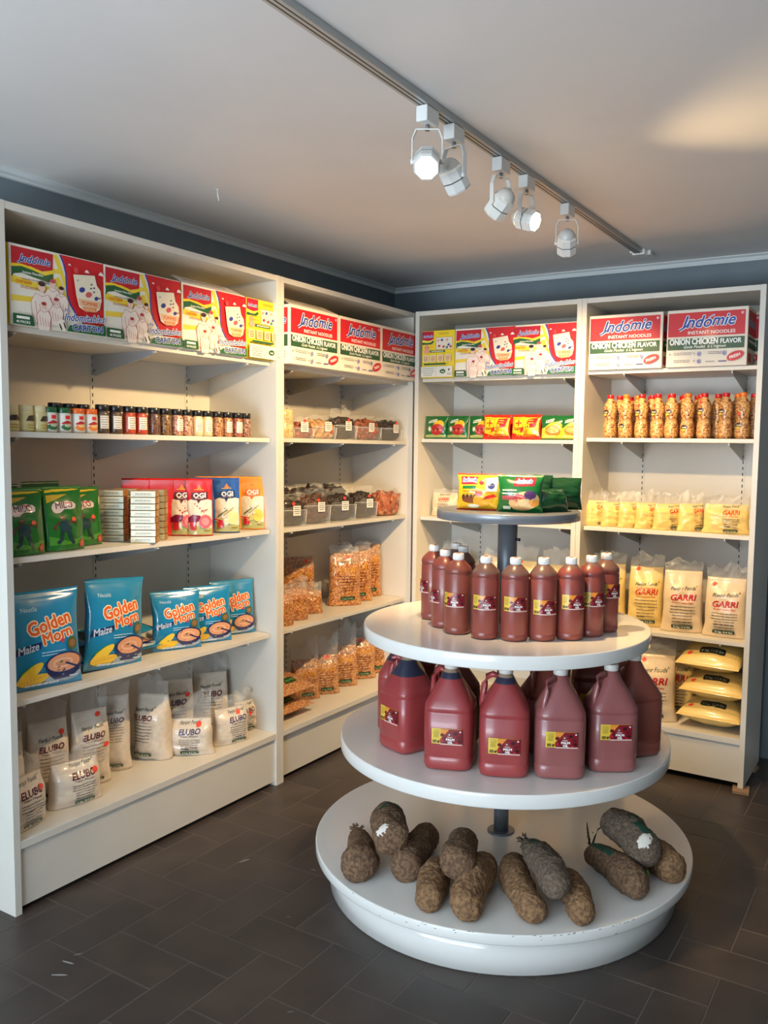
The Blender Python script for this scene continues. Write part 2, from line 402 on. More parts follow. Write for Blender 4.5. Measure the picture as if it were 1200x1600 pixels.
# ---------------------------------------------------------------- track lighting
def track():
    al = M((176, 178, 176), .35, 0, .3); dk = M((70, 66, 60), .5)
    root = empty('light_track', (1.165, 0, CEIL)); setp(root, 'long white lighting track fixed along the ceiling', 'light track')
    r = MB().box(-.019, .019, YF+.9, .10, -.020, 0, al, .002)
    for x in (-.0085, .0045): r.box(x, x+.004, YF+.9, .10, -.0206, -.0195, dk)
    r.obj('rail', root)
    e = MB().box(-.03, .03, .075, .15, -.026, 0, M_GLOSSW, .003); e.box(-.045, -.03, .09, .11, -.012, 0, M_GLOSSW, .002); e.box(.018, .045, .12, .165, -.02, 0, M_GLOSSW, .002); e.obj('end_feed', root)
track()
def head(y, target, label, lit):
    wh = M((222, 222, 218), .35, .2); z0 = CEIL-.0215
    root = empty('track_spotlight', (1.165, y, CEIL-.0215)); setp(root, label, 'spotlight', 'spotlights on the ceiling track')
    a = MB().box(-.0175, .0175, -.033, .033, -.042, 0, wh, .003)
    for k in range(4): a.box(-.0182, -.0172, -.022, .022, -.034+k*.007, -.032+k*.007, M((150, 150, 150), .5))
    a.obj('adapter', root)
    MB().tube([(0, 0, -.040), (0, 0, -.058)], [.005, .007], M_STEEL, 10).obj('swivel_screw', root)
    piv = Vector((0, 0, -.14)); d = (Vector(target)-(Vector((1.165, y, z0))+piv)).normalized()
    hz = Vector((d.x, d.y, 0)).normalized(); side = Vector((-hz.y, hz.x, 0)); up = d.cross(side).normalized()
    if up.z < 0: up = -up
    yk = MB(); w = .041
    pts = [piv+side*w+Vector((0, 0, 0)), piv+side*w+Vector((0, 0, .06)), side*w*.75+Vector((0, 0, -.056)), -side*w*.75+Vector((0, 0, -.056)), piv-side*w+Vector((0, 0, .06)), piv-side*w]
    hw = hz*.008; t = Vector((0, 0, .0015))
    for a_, b_ in zip(pts, pts[1:]):
        n = (b_-a_).normalized().cross(hz).normalized()*.0014
        yk.add([a_+hw+n, a_-hw+n, a_-hw-n, a_+hw-n, b_+hw+n, b_-hw+n, b_-hw-n, b_+hw-n], [(0, 1, 2, 3), (7, 6, 5, 4), (0, 4, 5, 1), (1, 5, 6, 2), (2, 6, 7, 3), (3, 7, 4, 0)], wh)
    yk.tube([piv+side*(w+.004), piv+side*(w-.008)], .007, wh, 12); yk.tube([piv-side*(w+.004), piv-side*(w-.008)], .007, wh, 12)
    yk.obj('yoke', root)
    # octagonal housing along d with dark seam, rear dome and bulb
    hd = MB(); fr = Matrix((side, up, d)).transposed()
    def sec(r, z, n_=8): return [piv+fr @ Vector((r*math.cos(2*math.pi*(i+.5)/n_), r*math.sin(2*math.pi*(i+.5)/n_), z)) for i in range(n_)]
    def loft(secs, m, smooth=False, cap=(False, False)):
        vs = [v for s_ in secs for v in s_]; n_ = len(secs[0]); fs = []
        for j in range(len(secs)-1):
            for i in range(n_): fs.append((j*n_+i, j*n_+(i+1) % n_, (j+1)*n_+(i+1) % n_, (j+1)*n_+i))
        if cap[0]: fs.append(tuple(reversed(range(n_))))
        if cap[1]: fs.append(tuple((len(secs)-1)*n_+i for i in range(n_)))
        hd.add(vs, fs, m, smooth)
    loft([sec(.032, -.028), sec(.0375, -.022), sec(.0385, .004)], wh)
    loft([sec(.0385, .004), sec(.037, .0042), sec(.037, .0068), sec(.0385, .007)], dk_)
    loft([sec(.0385, .007), sec(.0385, .034), sec(.0355, .040), sec(.032, .040), sec(.0315, .034)], wh)
    loft([sec(.032, -.028, 16), sec(.030, -.036, 16), sec(.024, -.046, 16), sec(.014, -.053, 16), sec(.004, -.055, 16)], M((205, 205, 200), .3, .2), True, (False, True))
    hd.obj('lamp_housing', root)
    bl = MB(); vs = sec(.0305, .0345, 20)
    bl.add(vs+[piv+d*.037], [(i, (i+1) % 20, 20) for i in range(20)], M((255, 226, 170), .3, 0, 0, 1, 0, 14.0), True); bl.obj('bulb', root)
    l = bpy.data.lights.new('spot_beam', 'SPOT'); l.energy = SPOT_E*lit; l.color = WARM; l.spot_size = R(88); l.spot_blend = .75; l.shadow_soft_size = .028
    lo = bpy.data.objects.new('spot_beam', l); C.objects.link(lo); lo.location = Vector((1.165, y, z0))+piv+d*.05
    lo.rotation_euler = d.to_track_quat('-Z', 'Y').to_euler()
dk_ = M((60, 60, 58), .5)
head(-1.855, (1.95, -3.3, 0.9), 'lit track spotlight nearest the viewer, bulb facing out into the shop', .6)
head(-1.705, (1.5, -.25, .55), 'track spotlight close behind the nearest one, turned to the back shelves', 1.0)
head(-1.395, (-.2, -1.0, 1.1), 'track spotlight third from the viewer, tipped down towards the left shelves', 1.25)
head(-1.195, (3.2, -1.5, 1.55), 'lit track spotlight fourth from the viewer, bulb aimed to the right', .8)
head(-.82, (.75, .3, 1.0), 'track spotlight nearest the back wall, hanging straight down', .8)

# ---------------------------------------------------------------- round tiered display stand
AX, AY = 1.1655, -1.2839
def carousel():
    root = empty('display_stand', (AX, AY, 0)); setp(root, 'round white four-tier display stand in the middle of the dark floor', 'display stand')
    MB().lathe([(.585, 0), (.596, .004), (.596, .119)], M_GLOSSW, 96).obj('base_drum', root)
    def disc(r, z, t, m, name):
        return MB().lathe([(r-.004, z-t), (r-.0012, z-t+.0012), (r, z-t+.004), (r, z-.004), (r-.0012, z-.0012), (r-.004, z)], m, 128).obj(name, root)
    b = disc(.6458, .153, .033, M_GLOSSW, 'round_shelf')
    # paint chips on the rim
    ch = MB(); rnd = random.Random(5); dm = M((70, 62, 52), .8)
    for k in range(34):
        a = R(rnd.choice((rnd.uniform(-60, -30), rnd.uniform(-35, -28), rnd.uniform(-110, -40)))); z = rnd.choice((.1525, .1505, rnd.uniform(.122, .15))); w = rnd.uniform(.002, .006); rr = .6459 if z < .152 else .6445
        p = []
        for du, dz in ((-w, 0), (-w*.3, -.0012), (w, -.0005), (w*.6, .0012)):
            an = a+du/.6458; p.append((rr*math.cos(an), rr*math.sin(an), z+dz*.9))
        ch.add(p, [(0, 1, 2, 3)], dm)
    ch.obj('paint_chips', b)
    disc(.5622, .5169, .0438, M_GLOSSW, 'round_shelf'); disc(.4866, .8968, .0432, M_GLOSSW, 'round_shelf')
    MB().lathe([(.238, 1.254), (.2429, 1.2555), (.2429, 1.281), (.2415, 1.2852)], M_GREYTOP, 96).obj('top_shelf', root)
    p = MB().lathe([(.026, .153), (.026, .30), (.026, .473)], M_STEEL, 32); p.lathe([(.026, .5169), (.026, .854)], M_STEEL, 32); p.lathe([(.0335, .8968), (.0335, 1.2545)], M_STEEL, 40)
    for k in range(3): p.tube([(.0255*math.cos(R(-75)), .0255*math.sin(R(-75)), .19+k*.09), (.0266*math.cos(R(-75)), .0266*math.sin(R(-75)), .19+k*.09)], .003, dk_, 8)
    p.obj('pole', root)
    f = MB().lathe([(.048, .1532), (.048, .157), (.044, .159)], M_STEEL, 36); f.obj('flange', root)
    MB().tube([(.033, -.004, 1.185), (.048, -.006, 1.185)], [.004, .006], M((30, 30, 30), .4), 10).obj('set_screw', root)
carousel()

# ---------------------------------------------------------------- artwork pieces
CW = (236, 230, 214); RED = (200, 24, 34); BLU = (28, 62, 150); GRN = (20, 96, 56); YEL = (240, 205, 40)
def indomie_logo(a, cx, y, size, ang=0.0, out=(235, 240, 245), width=None):
    for dx, col, w in ((0, out, 0.04), (0, BLU, 0.0)):
        a.line([(cx-size*1.75, y-size*.16), (cx-size*1.5, y-size*.03), (cx-size*1.25, y+size*.12), (cx-size*1.1, y+size*.35)], size*(.10+w*2.2), col)
        a.text('Indo', cx-size*.66, y, size*1.02, col, .022+w, .35, ang)
        a.text('mie', cx+size*1.0, y+size*.08, size*.98, col, .022+w, .35, ang)
        a.line([(cx+size*.10, y+size*.52), (cx+size*.32, y+size*.66), (cx+size*.50, y+size*.72)], size*(.035+w*1.4), col)
def art_carton_front(W_, H_):
    a = Art(.15, .45); k = W_/.34
    a.rect(.002, .002, W_-.002, H_-.002, CW)
    for y0 in (0.168, .118, .072): a.poly([(0.004, y0*k), (.18*k, (y0+.012)*k), (.18*k, (y0+.026)*k), (.004, (y0+.018)*k)], (236, 206, 70)) if y0 != .118 else a.poly([(.004, .128*k), (.16*k, .108*k), (.16*k, .128*k), (.004, .150*k)], (238, 208, 60))
    a.poly([(.15*k, .16*k), (.17*k, .17*k), (.205*k, .10*k), (.19*k, .09*k)], (238, 208, 60)); a.poly([(.15*k, .235*k), (.165*k, .238*k), (.20*k, .15*k), (.19*k, .14*k)], (238, 208, 60))
    # right red field with a blue edge curve
    crv = [(.175, .241), (.188, .215), (.196, .185), (.197, .15), (.199, .12), (.21, .09), (.235, .055), (.26, .035)]
    crv = [(x*k, y*k) for x, y in crv]
    a.poly(crv+[(.338*k, .035*k), (.338*k, .241*k)], (206, 24, 34)); a.line(crv, .006*k, (52, 64, 150))
    # logo panel
    a.poly([(.006*k, .236*k), (.006*k, .182*k), (.03*k, .178*k), (.07*k, .185*k), (.11*k, .176*k), (.148*k, .186*k), (.15*k, .236*k)], (190, 22, 40))
    a.poly([(.006*k, .184*k), (.006*k, .172*k), (.04*k, .178*k), (.08*k, .172*k), (.12*k, .163*k), (.15*k, .174*k), (.15*k, .188*k), (.12*k, .174*k), (.08*k, .182*k), (.04*k, .187*k)], YEL)
    a.poly([(.006*k, .174*k), (.006*k, .142*k), (.014*k, .154*k), (.04*k, .160*k), (.08*k, .153*k), (.13*k, .146*k), (.149*k, .153*k), (.15*k, .176*k), (.12*k, .165*k), (.08*k, .174*k), (.04*k, .180*k)], (24, 92, 48))
    indomie_logo(a, .082*k, .194*k, .032*k)
    a.text('Instant Noodles', .078*k, .160*k, .011*k, (235, 235, 220), .02)
    a.text('Indonesia\'s Noodle Taste Variety', .09*k, .141*k, .0075*k, (120, 60, 70), .01)
    a.text('CHICKEN', .045*k, .129*k, .013*k, (226, 130, 30), .03, .1); a.lines(.03*k, .12*k, .120*k, 2, .005*k, .002*k, (190, 120, 90))
    # sketched family: outlined people
    sk = (232, 196, 180); ln = (186, 70, 80)
    def person(x, y, s, hair):
        a.poly([(x-.022*s, y-.075*s), (x-.03*s, y-.02*s), (x-.018*s, y), (x, y+.006*s), (x+.018*s, y), (x+.03*s, y-.02*s), (x+.022*s, y-.075*s)], (238, 222, 208))
        a.ell(x, y+.018*s, .010*s, .013*s, sk, 0, 12); a.ell(x, y+.027*s, .011*s, .007*s, hair, 0, 10)
        a.line([(x-.028*s, y-.07*s), (x-.032*s, y-.02*s), (x-.018*s, y+.001*s), (x, y-.006*s), (x+.018*s, y+.001*s), (x+.032*s, y-.02*s), (x+.028*s, y-.07*s)], .0013, ln)
        for q in range(4): a.line([(x-.02*s+q*.012*s, y-.02*s-q*.006*s), (x-.014*s+q*.012*s, y-.06*s)], .0012, ln)
    person(.145*k, .125*k, 1.0*k, (190, 70, 80)); person(.175*k, .112*k, .85*k, (60, 24, 30)); person(.105*k, .105*k, 1.2*k, (50, 24, 30)); person(.155*k, .075*k, .8*k, (170, 40, 50)); person(.11*k, .055*k, .8*k, (170, 36, 44))
    # clouds, doodle card
    for x, y, s in ((.205, .212, .5), (.27, .2, .8), (.325, .2, 1.0)):
        a.poly([((x-.011*s)*k, y*k), ((x-.006*s)*k, (y+.008*s)*k), (x*k, (y+.012*s)*k), ((x+.008*s)*k, (y+.007*s)*k), ((x+.012*s)*k, y*k)], (240, 230, 226))
    a.ell(.228*k, .20*k, .009*k, .009*k, (216, 70, 70))
    a.poly([(.218*k, .186*k), (.30*k, .196*k), (.308*k, .165*k), (.322*k, .150*k), (.326*k, .118*k), (.318*k, .088*k), (.30*k, .076*k), (.262*k, .074*k), (.238*k, .085*k), (.228*k, .12*k)], (238, 226, 200))
    for x, y, r, c in ((.235, .17, .005, (190, 180, 160)), (.287, .165, .004, (60, 60, 120)), (.297, .155, .004, (60, 60, 120)), (.285, .152, .004, (60, 60, 120)), (.296, .142, .004, (60, 60, 120)), (.25, .142, .012, (46, 60, 140)), (.305, .122, .009, (46, 60, 140)), (.275, .13, .013, (210, 90, 90)), (.318, .125, .004, (200, 40, 50))): a.ell(x*k, y*k, r*k, r*k*.7, c, 25, 10)
    a.poly([(.234*k, .112*k), (.322*k, .112*k), (.316*k, .092*k), (.242*k, .090*k)], (236, 190, 150)); a.text('YUMMIE', .278*k, .095*k, .017*k, (226, 110, 60), .03)
    a.poly([(.25*k, .088*k), (.306*k, .090*k), (.30*k, .076*k), (.258*k, .075*k)], (226, 130, 40)); a.lines(.256*k, .30*k, .083*k, 2, .005*k, .002*k, (250, 220, 190))
    # foot
    a.poly([(.0*k+.002, .002), (.075*k, .002), (.07*k, .028*k), (.066*k, .034*k), (.002, .034*k)], (22, 84, 44)); a.rect(.014*k, .020*k, .058*k, .028*k, (240, 236, 230)); a.text('40 PACKS', .036*k, .007*k, .011*k, (236, 236, 226), .03)
    a.poly([(.19*k, .002), (.338*k, .002), (.338*k, .036*k), (.20*k, .022*k)], (22, 96, 50))
    a.ell(.172*k, .018*k, .014*k, .02*k, (238, 228, 212), 20, 14); a.ell(.166*k, .012*k, .003*k, .012*k, (60, 50, 40), 25, 8); a.ell(.181*k, .018*k, .003*k, .012*k, (60, 50, 40), 20, 8)
    a.text('The', .19*k, .062*k, .014*k, (36, 80, 160), .02, .35, 8, None, (240, 236, 226), .06)
    a.text('Indomitables', .255*k, .040*k, .032*k, (36, 80, 160), .02, .4, 4, .155*k, (240, 236, 226), .05)
    a.text('CARTON', .268*k, .010*k, .027*k, (36, 70, 150), .045, 0, 2, .115*k, (240, 240, 236), .05)
    return a
def art_carton_side(W_, H_):
    a = Art(.15, .45); a.rect(.002, .002, W_-.002, H_-.002, (238, 208, 40))
    a.poly([(.002, H_-.003), (.07, H_-.003), (.07, H_-.045), (.04, H_-.052), (.002, H_-.045)], (180, 22, 60)); a.text('Indomie', .036, H_-.034, .018, (40, 80, 160), .03, .3, 0, .055, (235, 235, 235), .05)
    a.line([(.002, H_-.052), (.035, H_-.057), (.055, H_-.054), (.07, H_-.046)], .006, (240, 220, 90)); a.line([(.002, H_-.064), (.03, H_-.067), (.052, H_-.066), (.07, H_-.054)], .011, (22, 92, 50))
    a.text('CHICKEN', .13, H_-.022, .014, (196, 140, 30), .02)
    a.rect(.085, H_-.098, .182, H_-.036, (230, 220, 196)); 
    for x, y, c in ((.098, -.052, (220, 150, 150)), (.12, -.05, (60, 80, 150)), (.15, -.05, (220, 160, 150)), (.104, -.08, (190, 40, 50)), (.13, -.084, (190, 60, 70)), (.16, -.075, (60, 80, 150)), (.15, -.088, (60, 120, 90)), (.172, -.085, (200, 60, 60))): a.ell(x, H_+y, .008, .006, c, 20, 10)
    a.line([(.085, H_-.098), (.182, H_-.098), (.182, H_-.036), (.085, H_-.036), (.085, H_-.098)], .0015, (170, 80, 40))
    a.ell(.03, H_-.085, .014, .012, (232, 150, 120)); a.lines(.012, .075, H_-.072, 3, .014, .003, (214, 160, 60)); a.ell(.03, H_-.105, .018, .012, (232, 160, 130))
    a.rect(.05, H_-.112, .14, H_-.102, (30, 90, 70)); a.lines(.055, .135, H_-.109, 1, .01, .004, (240, 236, 200))
    for i in range(4):
        a.rect(.008+i*.045, .082, .044+i*.045, .118, (238, 220, 170)); a.lines(.012+i*.045, .040+i*.045, .108, 4, .007, .003, (200, 60, 60)); 
    a.rect(.02, .066, .15, .074, (30, 90, 60))
    a.rect(.004, .004, W_-.004, .058, (226, 222, 206)); a.line([(.094, .004), (.094, .058)], .001, (120, 120, 120)); a.lines(.01, .085, .048, 5, .009, .002, (120, 120, 130))
    a.ell(.135, .032, .017, .011, (24, 84, 50)); a.text('halal', .135, .028, .010, (235, 240, 225), .03); a.ell(.172, .04, .005, .006, (90, 90, 110)); a.lines(.16, .19, .02, 2, .006, .002, (120, 120, 130))
    return a
def art_onion(W_, H_):
    a = Art(.1, .5); g = (30, 76, 44)
    a.rect(.006, H_*.53, W_-.012, H_*.945, (206, 24, 36)); a.rect(.006, H_*.30, W_-.012, H_*.495, g)
    indomie_logo(a, W_*.50, H_*.685, .070)
    a.text('\u00ae', W_*.93, H_*.87, .016, (240, 220, 220), .02)
    a.text('INSTANT NOODLES', W_*.56, H_*.565, .020, (244, 236, 232), .02, 0, 0, W_*.58)
    a.text('ONION CHICKEN', W_*.345, H_*.39, .037, (240, 242, 236), .035, 0, 0, W_*.60); a.text('FLAVOR', W_*.80, H_*.39, .029, (240, 242, 236), .03, 0, 0, W_*.25)
    a.text('Go\u00fbt Poulet  \u00e0 L\'oignon', W_*.48, H_*.325, .017, (232, 236, 226), .015, .3, 0, W_*.52)
    for (x0, x1, y) in ((.09, .34, .24), (.09, .32, .11), (.52, .72, .24)): a.lines(W_*x0, W_*x1, H_*y, 2, .007, .0025, (120, 116, 110))
    a.lines(W_*.5, W_*.62, H_*.075, 1, .007, .003, (110, 110, 110)); a.rect(W_*.66, H_*.072, W_*.76, H_*.09, (60, 62, 130))
    for x, y in ((.42, .22), (.42, .09), (.73, .22)): a.ell(W_*x, H_*y, .009, .010, (150, 150, 190)); a.text('E', W_*x, H_*y-.006, .015, (50, 56, 130), .02)
    for x, y in ((.05, .23), (.36, .23), (.36, .1), (.66, .22)): a.ell(W_*x, H_*y, .004, .004, (170, 168, 165))
    a.ell(W_*.865, H_*.165, .036, .018, (196, 24, 34), 18, 40, None, .10); a.text('FRESH', W_*.865, H_*.14, .017, (240, 236, 232), .03, 0, 18, .046)
    return a
def box_body(mb, W_, D_, H_, m): mb.box(-W_/2, W_/2, -D_/2, D_/2, 0, H_, m, .0025)
def side_map(sgn, D_, W_):   # art (x in 0..D, y) onto +x (sgn 1) or -x (sgn -1) face
    return lambda x, y, o: (sgn*(W_/2+o), sgn*(x-D_/2), y)
def carton_flaps(root, W_, D_, H_, m):
    f = MB(); t = .003; a = R(24)
    x0, x1 = -W_/2+.004, W_/2-.004
    p = [(x0, -D_/2, H_), (x1, -D_/2, H_), (x1-.01, -D_/2+.09*math.cos(a), H_+.09*math.sin(a)), (x0+.03, -D_/2+.10*math.cos(a), H_+.10*math.sin(a))]
    q = [(v[0], v[1]+.001, v[2]-t) for v in p]
    f.add(p+q, [(0, 1, 2, 3), (7, 6, 5, 4), (0, 4, 5, 1), (1, 5, 6, 2), (2, 6, 7, 3), (3, 7, 4, 0)], m)
    ar = Art(); ar.lines(.04, W_-.05, .07, 2, .02, .006, (150, 140, 130)); f.art(ar, lambda x, y, o: (x-W_/2, -D_/2+y*math.cos(a)-o*math.sin(a), H_+y*math.sin(a)+o*math.cos(a)))
    f.obj('flap', root)
def make_fam_carton():
    mb = MB(); W_, D_, H_ = .338, .195, .243; box_body(mb, W_, D_, H_, M(CW, .5)); fr = art_carton_front(W_, H_); mb.art(fr, front_map(W_, D_)); mb.art(art_carton_side(D_, H_), side_map(-1, D_, W_)); mb.art(art_carton_side(D_, H_), side_map(1, D_, W_))
    return mb.obj('noodle_carton')
def make_side_carton():
    mb = MB(); W_, D_, H_ = .195, .338, .243; box_body(mb, W_, D_, H_, M((228, 200, 60), .5)); mb.art(art_carton_side(W_, H_), front_map(W_, D_)); return mb.obj('noodle_carton')
def make_onion():
    mb = MB(); W_, D_, H_ = .357, .20, .25; box_body(mb, W_, D_, H_, M((228, 218, 202), .6)); mb.art(art_onion(W_, H_), front_map(W_, D_))
    for s in (-1, 1):
        a = Art(); a.rect(.012, H_*.53, D_-.012, H_*.945, (206, 24, 36)); a.rect(.012, H_*.30, D_-.012, H_*.495, (30, 76, 44)); a.text('Indomie', D_/2, H_*.68, .05, BLU, .02, .35, 0, D_*.75, (235, 240, 245), .04); a.lines(.03, D_-.03, H_*.4, 1, .01, .012, (235, 235, 225)); a.rect(.02, H_*.06, D_*.45, H_*.22, (180, 60, 60)); a.lines(D_*.5, D_-.02, H_*.2, 4, .01, .003, (120, 116, 110))
        mb.art(a, side_map(s, D_, W_))
    return mb.obj('noodle_carton')
fam = make_fam_carton(); sidec = make_side_carton(); onion = make_onion()
used = set()
def inst(o):
    if o.name not in used: used.add(o.name); return o
    return copy_tree(o)
def put(o, x, y, z, rz, label, cat, group, rx=0.0, ry=0.0, s=None):
    c = inst(o); c.location = (x, y, z); c.rotation_euler = (R(rx), R(ry), R(rz)); setp(c, label, cat, group)
    if s: c.scale = s if isinstance(s, tuple) else (s, s, s)
    return c
G1 = 'noodle cartons on the top shelves'
e_ = .0002
put(fam, -.0175-.0975, -2.143, SL[0]+e_, 90, 'red and yellow noodle carton at the left end of the left wall top shelf', 'carton', G1, 0, 0)
put(fam, -.0175-.0975, -1.803, SL[0]+e_, 90, 'red and yellow noodle carton second from left on the left wall top shelf', 'carton', G1)
o3 = fam.copy(); C.objects.link(o3); o3.location = (-.0175-.0975, -1.459, SL[0]+e_); o3.rotation_euler = (0, 0, R(90)); setp(o3, 'open red and yellow noodle carton with its top flap raised', 'carton', G1)
carton_flaps(o3, .338, .195, .243, M((206, 200, 196), .7))
put(sidec, -.0175-.169, -1.187, SL[0]+e_, 90, 'yellow-sided noodle carton beside the open carton, left wall', 'carton', G1)
put(onion, .03-.1, -.5465, SB[0]+e_, 90, 'white onion chicken noodle carton, middle of three left of the corner', 'carton', G1, s=(.966, 1, 1))
put(onion, .03-.1, -.1985, SB[0]+e_, 90, 'white onion chicken noodle carton pushed right into the room corner', 'carton', G1, s=(.966, 1, 1))
o4 = put(onion, .03-.1, -.8975, SB[0]+e_, 90, 'white onion chicken noodle carton with a raised flap, leftmost near the corner', 'carton', G1, s=(.966, 1, 1))
put(sidec, .1685, YC+.012+.169, SC_[0]+e_, 0, 'yellow-sided noodle carton in the corner of the back wall top shelf', 'carton', G1)
put(fam, .438, YC+.012+.0975, SC_[0]+e_, 0, 'red and yellow noodle carton on the back wall beside the yellow-sided one', 'carton', G1)
put(fam, .7585, YC+.012+.0975, SC_[0]+e_, 0, 'red and yellow noodle carton left of the middle post, back wall', 'carton', G1)
put(onion, .9785+.1785, YC+.012+.1, SD[0]+e_, 0, 'white onion chicken noodle carton right of the middle post, back wall', 'carton', G1)
put(onion, 1.342+.1785, YC+.012+.1, SD[0]+e_, 0, 'white onion chicken noodle carton at the far right, back wall', 'carton', G1)
put(onion, 1.552, YC+.012+.302-.022, SD[0]+e_, 0, 'onion chicken noodle carton standing behind the far right one', 'carton', G1)
put(onion, -.285, -.885, SB[0]+e_, 90, 'onion chicken noodle carton standing behind the flapped one', 'carton', G1, s=(.966, 1, 1))
carton_flaps(o4, .357, .20, .25, M((206, 196, 178), .7))

# ---------------------------------------------------------------- bags
def ss(a, b, x):
    t = max(0, min(1, (x-a)/(b-a))); return t*t*(3-2*t)
def profile(style):
    if style == 'pillow': return (lambda t: 1-.07*math.sin(math.pi*t)), (lambda t: max(.02, (math.sin(math.pi*max(0, min(1, (t-.045)/.91))) if .045 < t < .955 else 0)**.6))
    if style == 'stand': return (lambda t: .96-.05*ss(0, .3, t)+.02*math.sin(5*t)-.10*ss(.8, 1, t)), (lambda t: (.72+.28*ss(0, .2, t))*(1-.92*ss(.62, 1.0, t)**1.3))
    if style == 'doy': return (lambda t: 1-.05*ss(.5, 1, t)-.03*math.sin(math.pi*t)), (lambda t: max(.02, (.85+.15*ss(0, .15, t))*(1-ss(.3, .93, t))**.8))
    if style == 'flour': return (lambda t: 1.04-.11*ss(0, .25, t)-.05*ss(.6, 1, t)), (lambda t: (.62+.38*ss(0, .22, t))*(1-.85*ss(.6, 1.0, t)**1.4))
class Bag:
    def __init__(s, W_, H_, D_, style, wr=.004, seed=0, n=2.6, jit=.012, lean=0.0, creases=0.0):
        s.W, s.H, s.D, s.wr, s.seed, s.n, s.jit, s.lean, s.cr = W_, H_, D_, wr, seed, n, jit, lean, creases; s.w, s.d = profile(style); s.style = style
    def pt(s, u, t, side, off=0.0):
        jit = 1+s.jit*noise.noise(Vector((t*5, s.seed*3.1, u*.5)))*2
        x = s.W/2*s.w(t)*u*jit
        e = max(0.0, 1-abs(u)**s.n)**(1/s.n)
        nz = noise.noise(Vector((u*2.2+s.seed, t*4.5, side*5+s.seed*1.7)))+.25*noise.noise(Vector((u*5+s.seed, t*8, side*3)))
        fold = 0
        if s.cr: fold = -s.cr*abs(noise.noise(Vector((u*1.5+s.seed, t*11+2*u, 7.7+s.seed))))*ss(0, .2, t)*e
        dep = s.D/2*s.d(t)*e + (s.wr*nz+fold)*e*min(1, s.d(t)*2+.15)
        dep = max(dep, .0004)
        return (x+s.lean*s.H*t*t, side*(dep+off), s.H*t+.002*noise.noise(Vector((u*3, s.seed, t*2)))*ss(.3, 1, t))
    def grid(s):
        if hasattr(s, 'G'): return
        nu, nt = 20, 26
        us = [-math.cos(math.pi*i/nu) for i in range(nu+1)]; us = [math.copysign(abs(u)**.9, u) for u in us]; us[0], us[-1] = -1, 1
        ts = [i/nt for i in range(nt+1)]
        if s.style == 'pillow': ts = [0, .045, .07]+[.07+.86*i/(nt-4) for i in range(1, nt-4)]+[.93, .955, 1]
        s.us, s.ts = us, ts; s.G = {sd: [[s.pt(u, t, sd) for u in us] for t in ts] for sd in (-1, 1)}
    def fmap(s):
        s.grid(); us, ts, g = s.us, s.ts, s.G[-1]
        def loc(a, v):
            v = max(a[0], min(a[-1], v)); i = min(max(bisect.bisect_right(a, v)-1, 0), len(a)-2); return i, (v-a[i])/(a[i+1]-a[i])
        def fn(x, y, o):
            i, p = loc(us, max(-.985, min(.985, x/(s.W/2)))); j, q = loc(ts, y/s.H)
            A, B_, C_, D_ = g[j][i], g[j][i+1], g[j+1][i+1], g[j+1][i]
            r = [A[k]*(1-p)*(1-q)+B_[k]*p*(1-q)+C_[k]*p*q+D_[k]*(1-p)*q for k in range(3)]
            n = Vector(C_)-Vector(A); m = Vector(D_)-Vector(B_); n = n.cross(m).normalized()
            if n.y > 0: n = -n
            return (r[0]+n.x*o, r[1]+n.y*o, r[2]+n.z*o)
        fn.cuts = ([u*s.W/2 for u in us], [t*s.H for t in ts])
        return fn
    def body(s, mb, m, *_):
        s.grid(); us, ts = s.us, s.ts; nu = len(us)-1
        mf = m if callable(m) else (lambda u, t, sd: m)
        for side in (-1, 1):
            b = len(mb.v); k = nu+1
            for row in s.G[side]: mb.v += row
            for j in range(len(ts)-1):
                for i in range(nu):
                    a = (b+j*k+i, b+j*k+i+1, b+(j+1)*k+i+1, b+(j+1)*k+i)
                    mb.f.append(a if side < 0 else a[::-1]); mb.m.append(mb.mi(mf((us[i]+us[i+1])/2, (ts[j]+ts[j+1])/2, side))); mb.sm.append(True)
            if side < 0: b0 = b
        for j, rev in ((0, False), (len(ts)-1, True)):
            for i in range(nu):
                a = (b0+j*k+i, b0+j*k+i+1, b+j*k+i+1, b+j*k+i); a = a[::-1] if not rev else a
                mb.f.append(a); mb.m.append(mb.mi(mf(0, ts[j], 1))); mb.sm.append(False)
        return mb
    def film(s, fh, parent, name='clear_film', m=None, spread=1.04, z0=.80, skew=0.0, tuck=.35):
        """crumpled clear bag top continuing above the contents"""
        mb = MB(); nu, nt = 26, 14; m = m or M_FILM; k = nu+1
        for side in (-1, 1):
            b = len(mb.v)
            for j in range(nt+1):
                q = j/nt; t = z0+(1-z0)*min(1, q*2.2)
                for i in range(k):
                    u = -1+2*i/nu
                    if q < .45: p = Vector(s.pt(u*.995, min(t, 1), side, .0018+.001*q))
                    else: p = Vector(s.pt(u, 1, side, .0018))
                    qq = max(0, (q-.45)/.55)
                    hh = fh*qq*(1+.5*noise.noise(Vector((u*1.8+s.seed, s.seed*2, 0)))+.25*noise.noise(Vector((u*5+s.seed, s.seed*2, 3)))+skew*u)
                    x = p.x*(1+(spread-1)*qq)+.012*qq*noise.noise(Vector((u*2, q*3, s.seed+4)))
                    y = p.y*(1-.3*qq)+.028*qq*noise.noise(Vector((u*2.6+s.seed, q*3.2, 2.2)))+.022*qq*noise.noise(Vector((u*5, q*5, s.seed)))+.008*qq*noise.noise(Vector((u*11, q*9, s.seed)))+.05*tuck*qq*qq*math.sin(s.seed*2+u)
                    mb.v.append((x, y, p.z+hh*(1-.12*u*u)))
            for j in range(nt):
                for i in range(nu):
                    a = (b+j*k+i, b+j*k+i+1, b+(j+1)*k+i+1, b+(j+1)*k+i); mb.f.append(a if side < 0 else a[::-1]); mb.m.append(mb.mi(m)); mb.sm.append(True)
